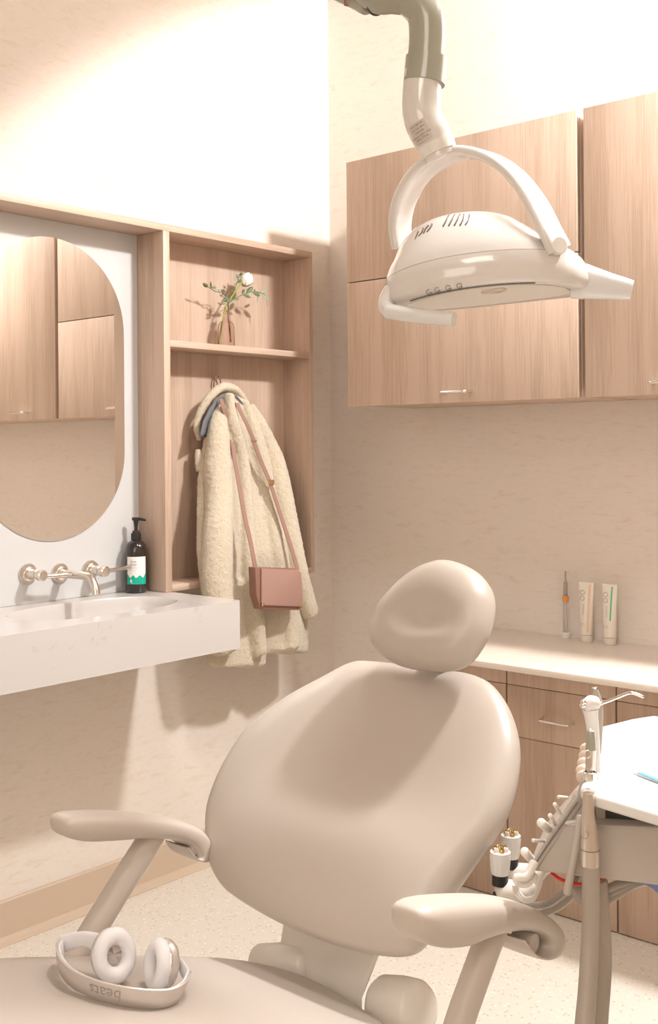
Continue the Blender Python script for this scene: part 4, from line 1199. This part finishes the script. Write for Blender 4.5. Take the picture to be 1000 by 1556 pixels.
# suction valves
def suction(lab_, x, y, dep, s=1.0):
    t = thing('suction_valve', lab_, 'suction', dp(x, y + 40, dep), 'suction valves in the holder')
    a = dp(x, y + 34 * s, dep); b = dp(x + 0.5, y, dep); ax_ = (b - a).normalized(); L_ = (b - a).length
    ribs = [(0, 0)]
    MB().lathe(a, ax_, [(0, 0), (0.0125, 0), (0.0135, 0.003), (0.0148, L_ * .5), (0.0155, L_ * .85), (0.0155, L_), (0.012, L_ + 0.001), (0, L_ + 0.001)], 36).build('nozzle', M_tray, t)
    for k in range(14):
        q = 2 * math.pi * k / 14; d = Vector((math.cos(q), math.sin(q), 0)) * 0.0145
        MB().tube([a + d * .93 + ax_ * 0.004, a + d * 1.05 + ax_ * L_ * .85], 0.0009, 6).build('rib', M_tray, t)
    for k in range(6):
        q = 2 * math.pi * k / 6 + .3; r = 0.0085
        MB().lathe(b + Vector((math.cos(q) * r, math.sin(q) * r, -0.001)), ax_, [(0, 0), (0.0040, 0), (0.0040, 0.005), (0.0032, 0.0075), (0.0018, 0.0075), (0.0016, 0.003), (0, 0.003)], 14).build('brass_contact', M_brass if k % 2 else M_tube, t)
    MB().lathe(b, ax_, [(0, 0), (0.0035, 0), (0.0035, 0.009), (0, 0.009)], 14).build('brass_contact', M_brass, t)
    MB().cyl(a - ax_ * 0.016, a - ax_ * 0.0, 0.0125).build('black_collar', M_black, t)
    MB().cyl(a - ax_ * 0.040, a - ax_ * 0.030, 0.0110).build('black_collar', M_black, t)
    bd = MB(); bd.tube([a - ax_ * 0.030, a - ax_ * 0.026 + V(0.012, 0, -0.002), a - ax_ * 0.024 + V(0.034, 0.00, -0.004), a - ax_ * 0.020 + V(0.052, 0.0, 0.004)], [0.0165, 0.0185, 0.0185, 0.012], 24, 5); bd.build('valve_body', M_whiteg, t)
    MB().tube([a - ax_ * 0.022 + V(0.045, 0, 0.005), a - ax_ * 0.004 + V(0.062, 0, 0.005), a + ax_ * 0.008 + V(0.08, 0, 0.005)], [0.010, 0.008, 0.007], 16, 4).build('holder_arm', M_whiteg, t)
    MB().tube([a - ax_ * 0.040, a - ax_ * 0.060 + V(.003, 0, 0), a - ax_ * 0.085 + V(0.006, 0.01, 0)], 0.0065, 14, 4).build('hose_stub', M_hose, t)


suction('farther suction valve, white ribbed nozzle with brass contacts, upper of the two', 776, 1269, 1.78)
suction('nearer suction valve, white ribbed nozzle with brass contacts, lower left of the two', 760, 1294, 1.68)

# handpiece with hose hanging at the tray corner
t = thing('handpiece', 'metal handpiece hanging upright at the tray corner with a thick grey hose', 'handpiece', dp(897, 1315, 1.40))
MB().tube([dp(895, 1205, 1.44), dp(895, 1235, 1.44), dp(896, 1262, 1.44), dp(897, 1290, 1.44), dp(897, 1315, 1.44)], [0.0075, 0.0088, 0.0105, 0.0122, 0.0120], 28, 5, False).build('metal_body', M_steel, t)
MB().torus(dp(897, 1290, 1.44), UP0, 0.0121, 0.0006).build('ring', M_ink, t)
b_ = MB(); c = dp(889, 1269, 1.425); b_.torus(c, V(0, -1, 0.02), 0.0045, 0.0006); b_.build('button', M_hose, t)
MB().tube([dp(898, 1315, 1.44), dp(898, 1400, 1.44), dp(893, 1500, 1.42), dp(885, 1600, 1.40), dp(880, 1750, 1.40)], [0.0115, 0.0115, 0.0120, 0.0125, 0.0125], 24, 6).build('hose', M_hose, t)
hose('grey hose hanging straight down behind the handpiece hose', [(912, 1338, 1.52), (916, 1400, 1.52), (918, 1470, 1.52), (912, 1560, 1.50), (905, 1700, 1.5)], .0105, grp='hose behind the handpiece')
# second handpiece above the tray edge
t = thing('scaler_handpiece', 'short grey and silver handpiece standing in the holder at the tray corner', 'handpiece', dp(897, 1170, 1.47))
MB().tube([dp(897, 1176, 1.475), dp(898, 1138, 1.475)], [0.0066, 0.0070], 24, 0, False).build('silver_body', M_steel, t)
MB().tube([dp(898, 1139, 1.475), dp(898, 1120, 1.475), dp(898, 1110, 1.475)], [0.0072, 0.0062, 0.0045], 24, 4, False).build('grey_sleeve', M_sage, t)
MB().torus(dp(898, 1110, 1.475), UP0, 0.0040, 0.0012).build('tip_ring', M_chrome, t)
MB().torus(dp(893, 1146, 1.462), V(.3, -1, 0), 0.005, 0.0007).build('clip', M_steel, t)
t = thing('holder_ring', 'metal cup ring set in the corner of the tray top', 'holder', dp(897, 1180, 1.455))
MB().lathe(dp(897, 1184, 1.455), UP0, [(0.0086, 0), (0.0092, 0.003), (0.0092, 0.009), (0.0070, 0.010), (0.0066, 0.004), (0.0, 0.004)], 28).build('cup', M_chrome, t)
# air water syringe
t = thing('air_water_syringe', 'white and silver air-water syringe with bent metal tip rising above the tray', 'syringe', dp(900, 1150, 1.52))
MB().tube([dp(904, 1172, 1.52), dp(902, 1120, 1.52), dp(899, 1092, 1.52), dp(897, 1078, 1.52)], [0.0085, 0.0085, 0.0095, 0.0115], 24, 5, False, sq=(1, .8)).build('handle_body', M_tray, t)
MB().tube([dp(890, 1074, 1.52), dp(899, 1069, 1.52), dp(908, 1068, 1.52)], [0.009, 0.0115, 0.0085], 24, 4).build('head', M_tray, t)
for x, y in ((885, 1067), (884, 1072)):
    MB().tube([dp(x + 6, y, 1.515), dp(x, y, 1.51)], 0.0036, 14).build('button', M_chrome, t)
MB().tube([dp(909, 1070, 1.52), dp(930, 1063, 1.51), dp(952, 1054, 1.50), dp(962, 1053, 1.495), dp(978, 1059, 1.49)], [0.0026, 0.0022, 0.0022, 0.0022, 0.0020], 12, 5).build('bent_tip', M_chrome, t)
t = thing('polishing_handpiece', 'slim grey handpiece standing right behind the air-water syringe', 'handpiece', dp(905, 1120, 1.60))
MB().tube([dp(909, 1145, 1.60), dp(909, 1090, 1.60), dp(907, 1068, 1.60), dp(904, 1049, 1.60), dp(904, 1047, 1.60)], [0.0042, 0.0075, 0.0085, 0.0050, 0.0045], 24, 4, False).build('body', M_hose, t)

# sterile pouch on the tray
p_ = [(962, 1172), (970, 1162), (1020, 1158), (1080, 1180), (1040, 1198), (1005, 1188), (972, 1176)]
o = thing('instrument_pouch', 'clear sterilisation pouch with a blue edge lying on the white tray', 'pouch', tz(1000, 1175, zt_ + .001))
q_ = [tz(x, y, zt_ + 0.0035) for x, y in p_]
MB().prism(q_, (0, 0, -0.003)).build('film', M_pouch, o)
MB().prism([tz(968, 1174, zt_ + .0046), tz(974, 1173, zt_ + .0046), tz(1004, 1184.5, zt_ + .0046), tz(1045, 1195, zt_ + .0046), tz(1040, 1198, zt_ + .0046), tz(1004, 1188, zt_ + .0046)], (0, 0, -0.001)).build('blue_edge', M_pouchb, o)
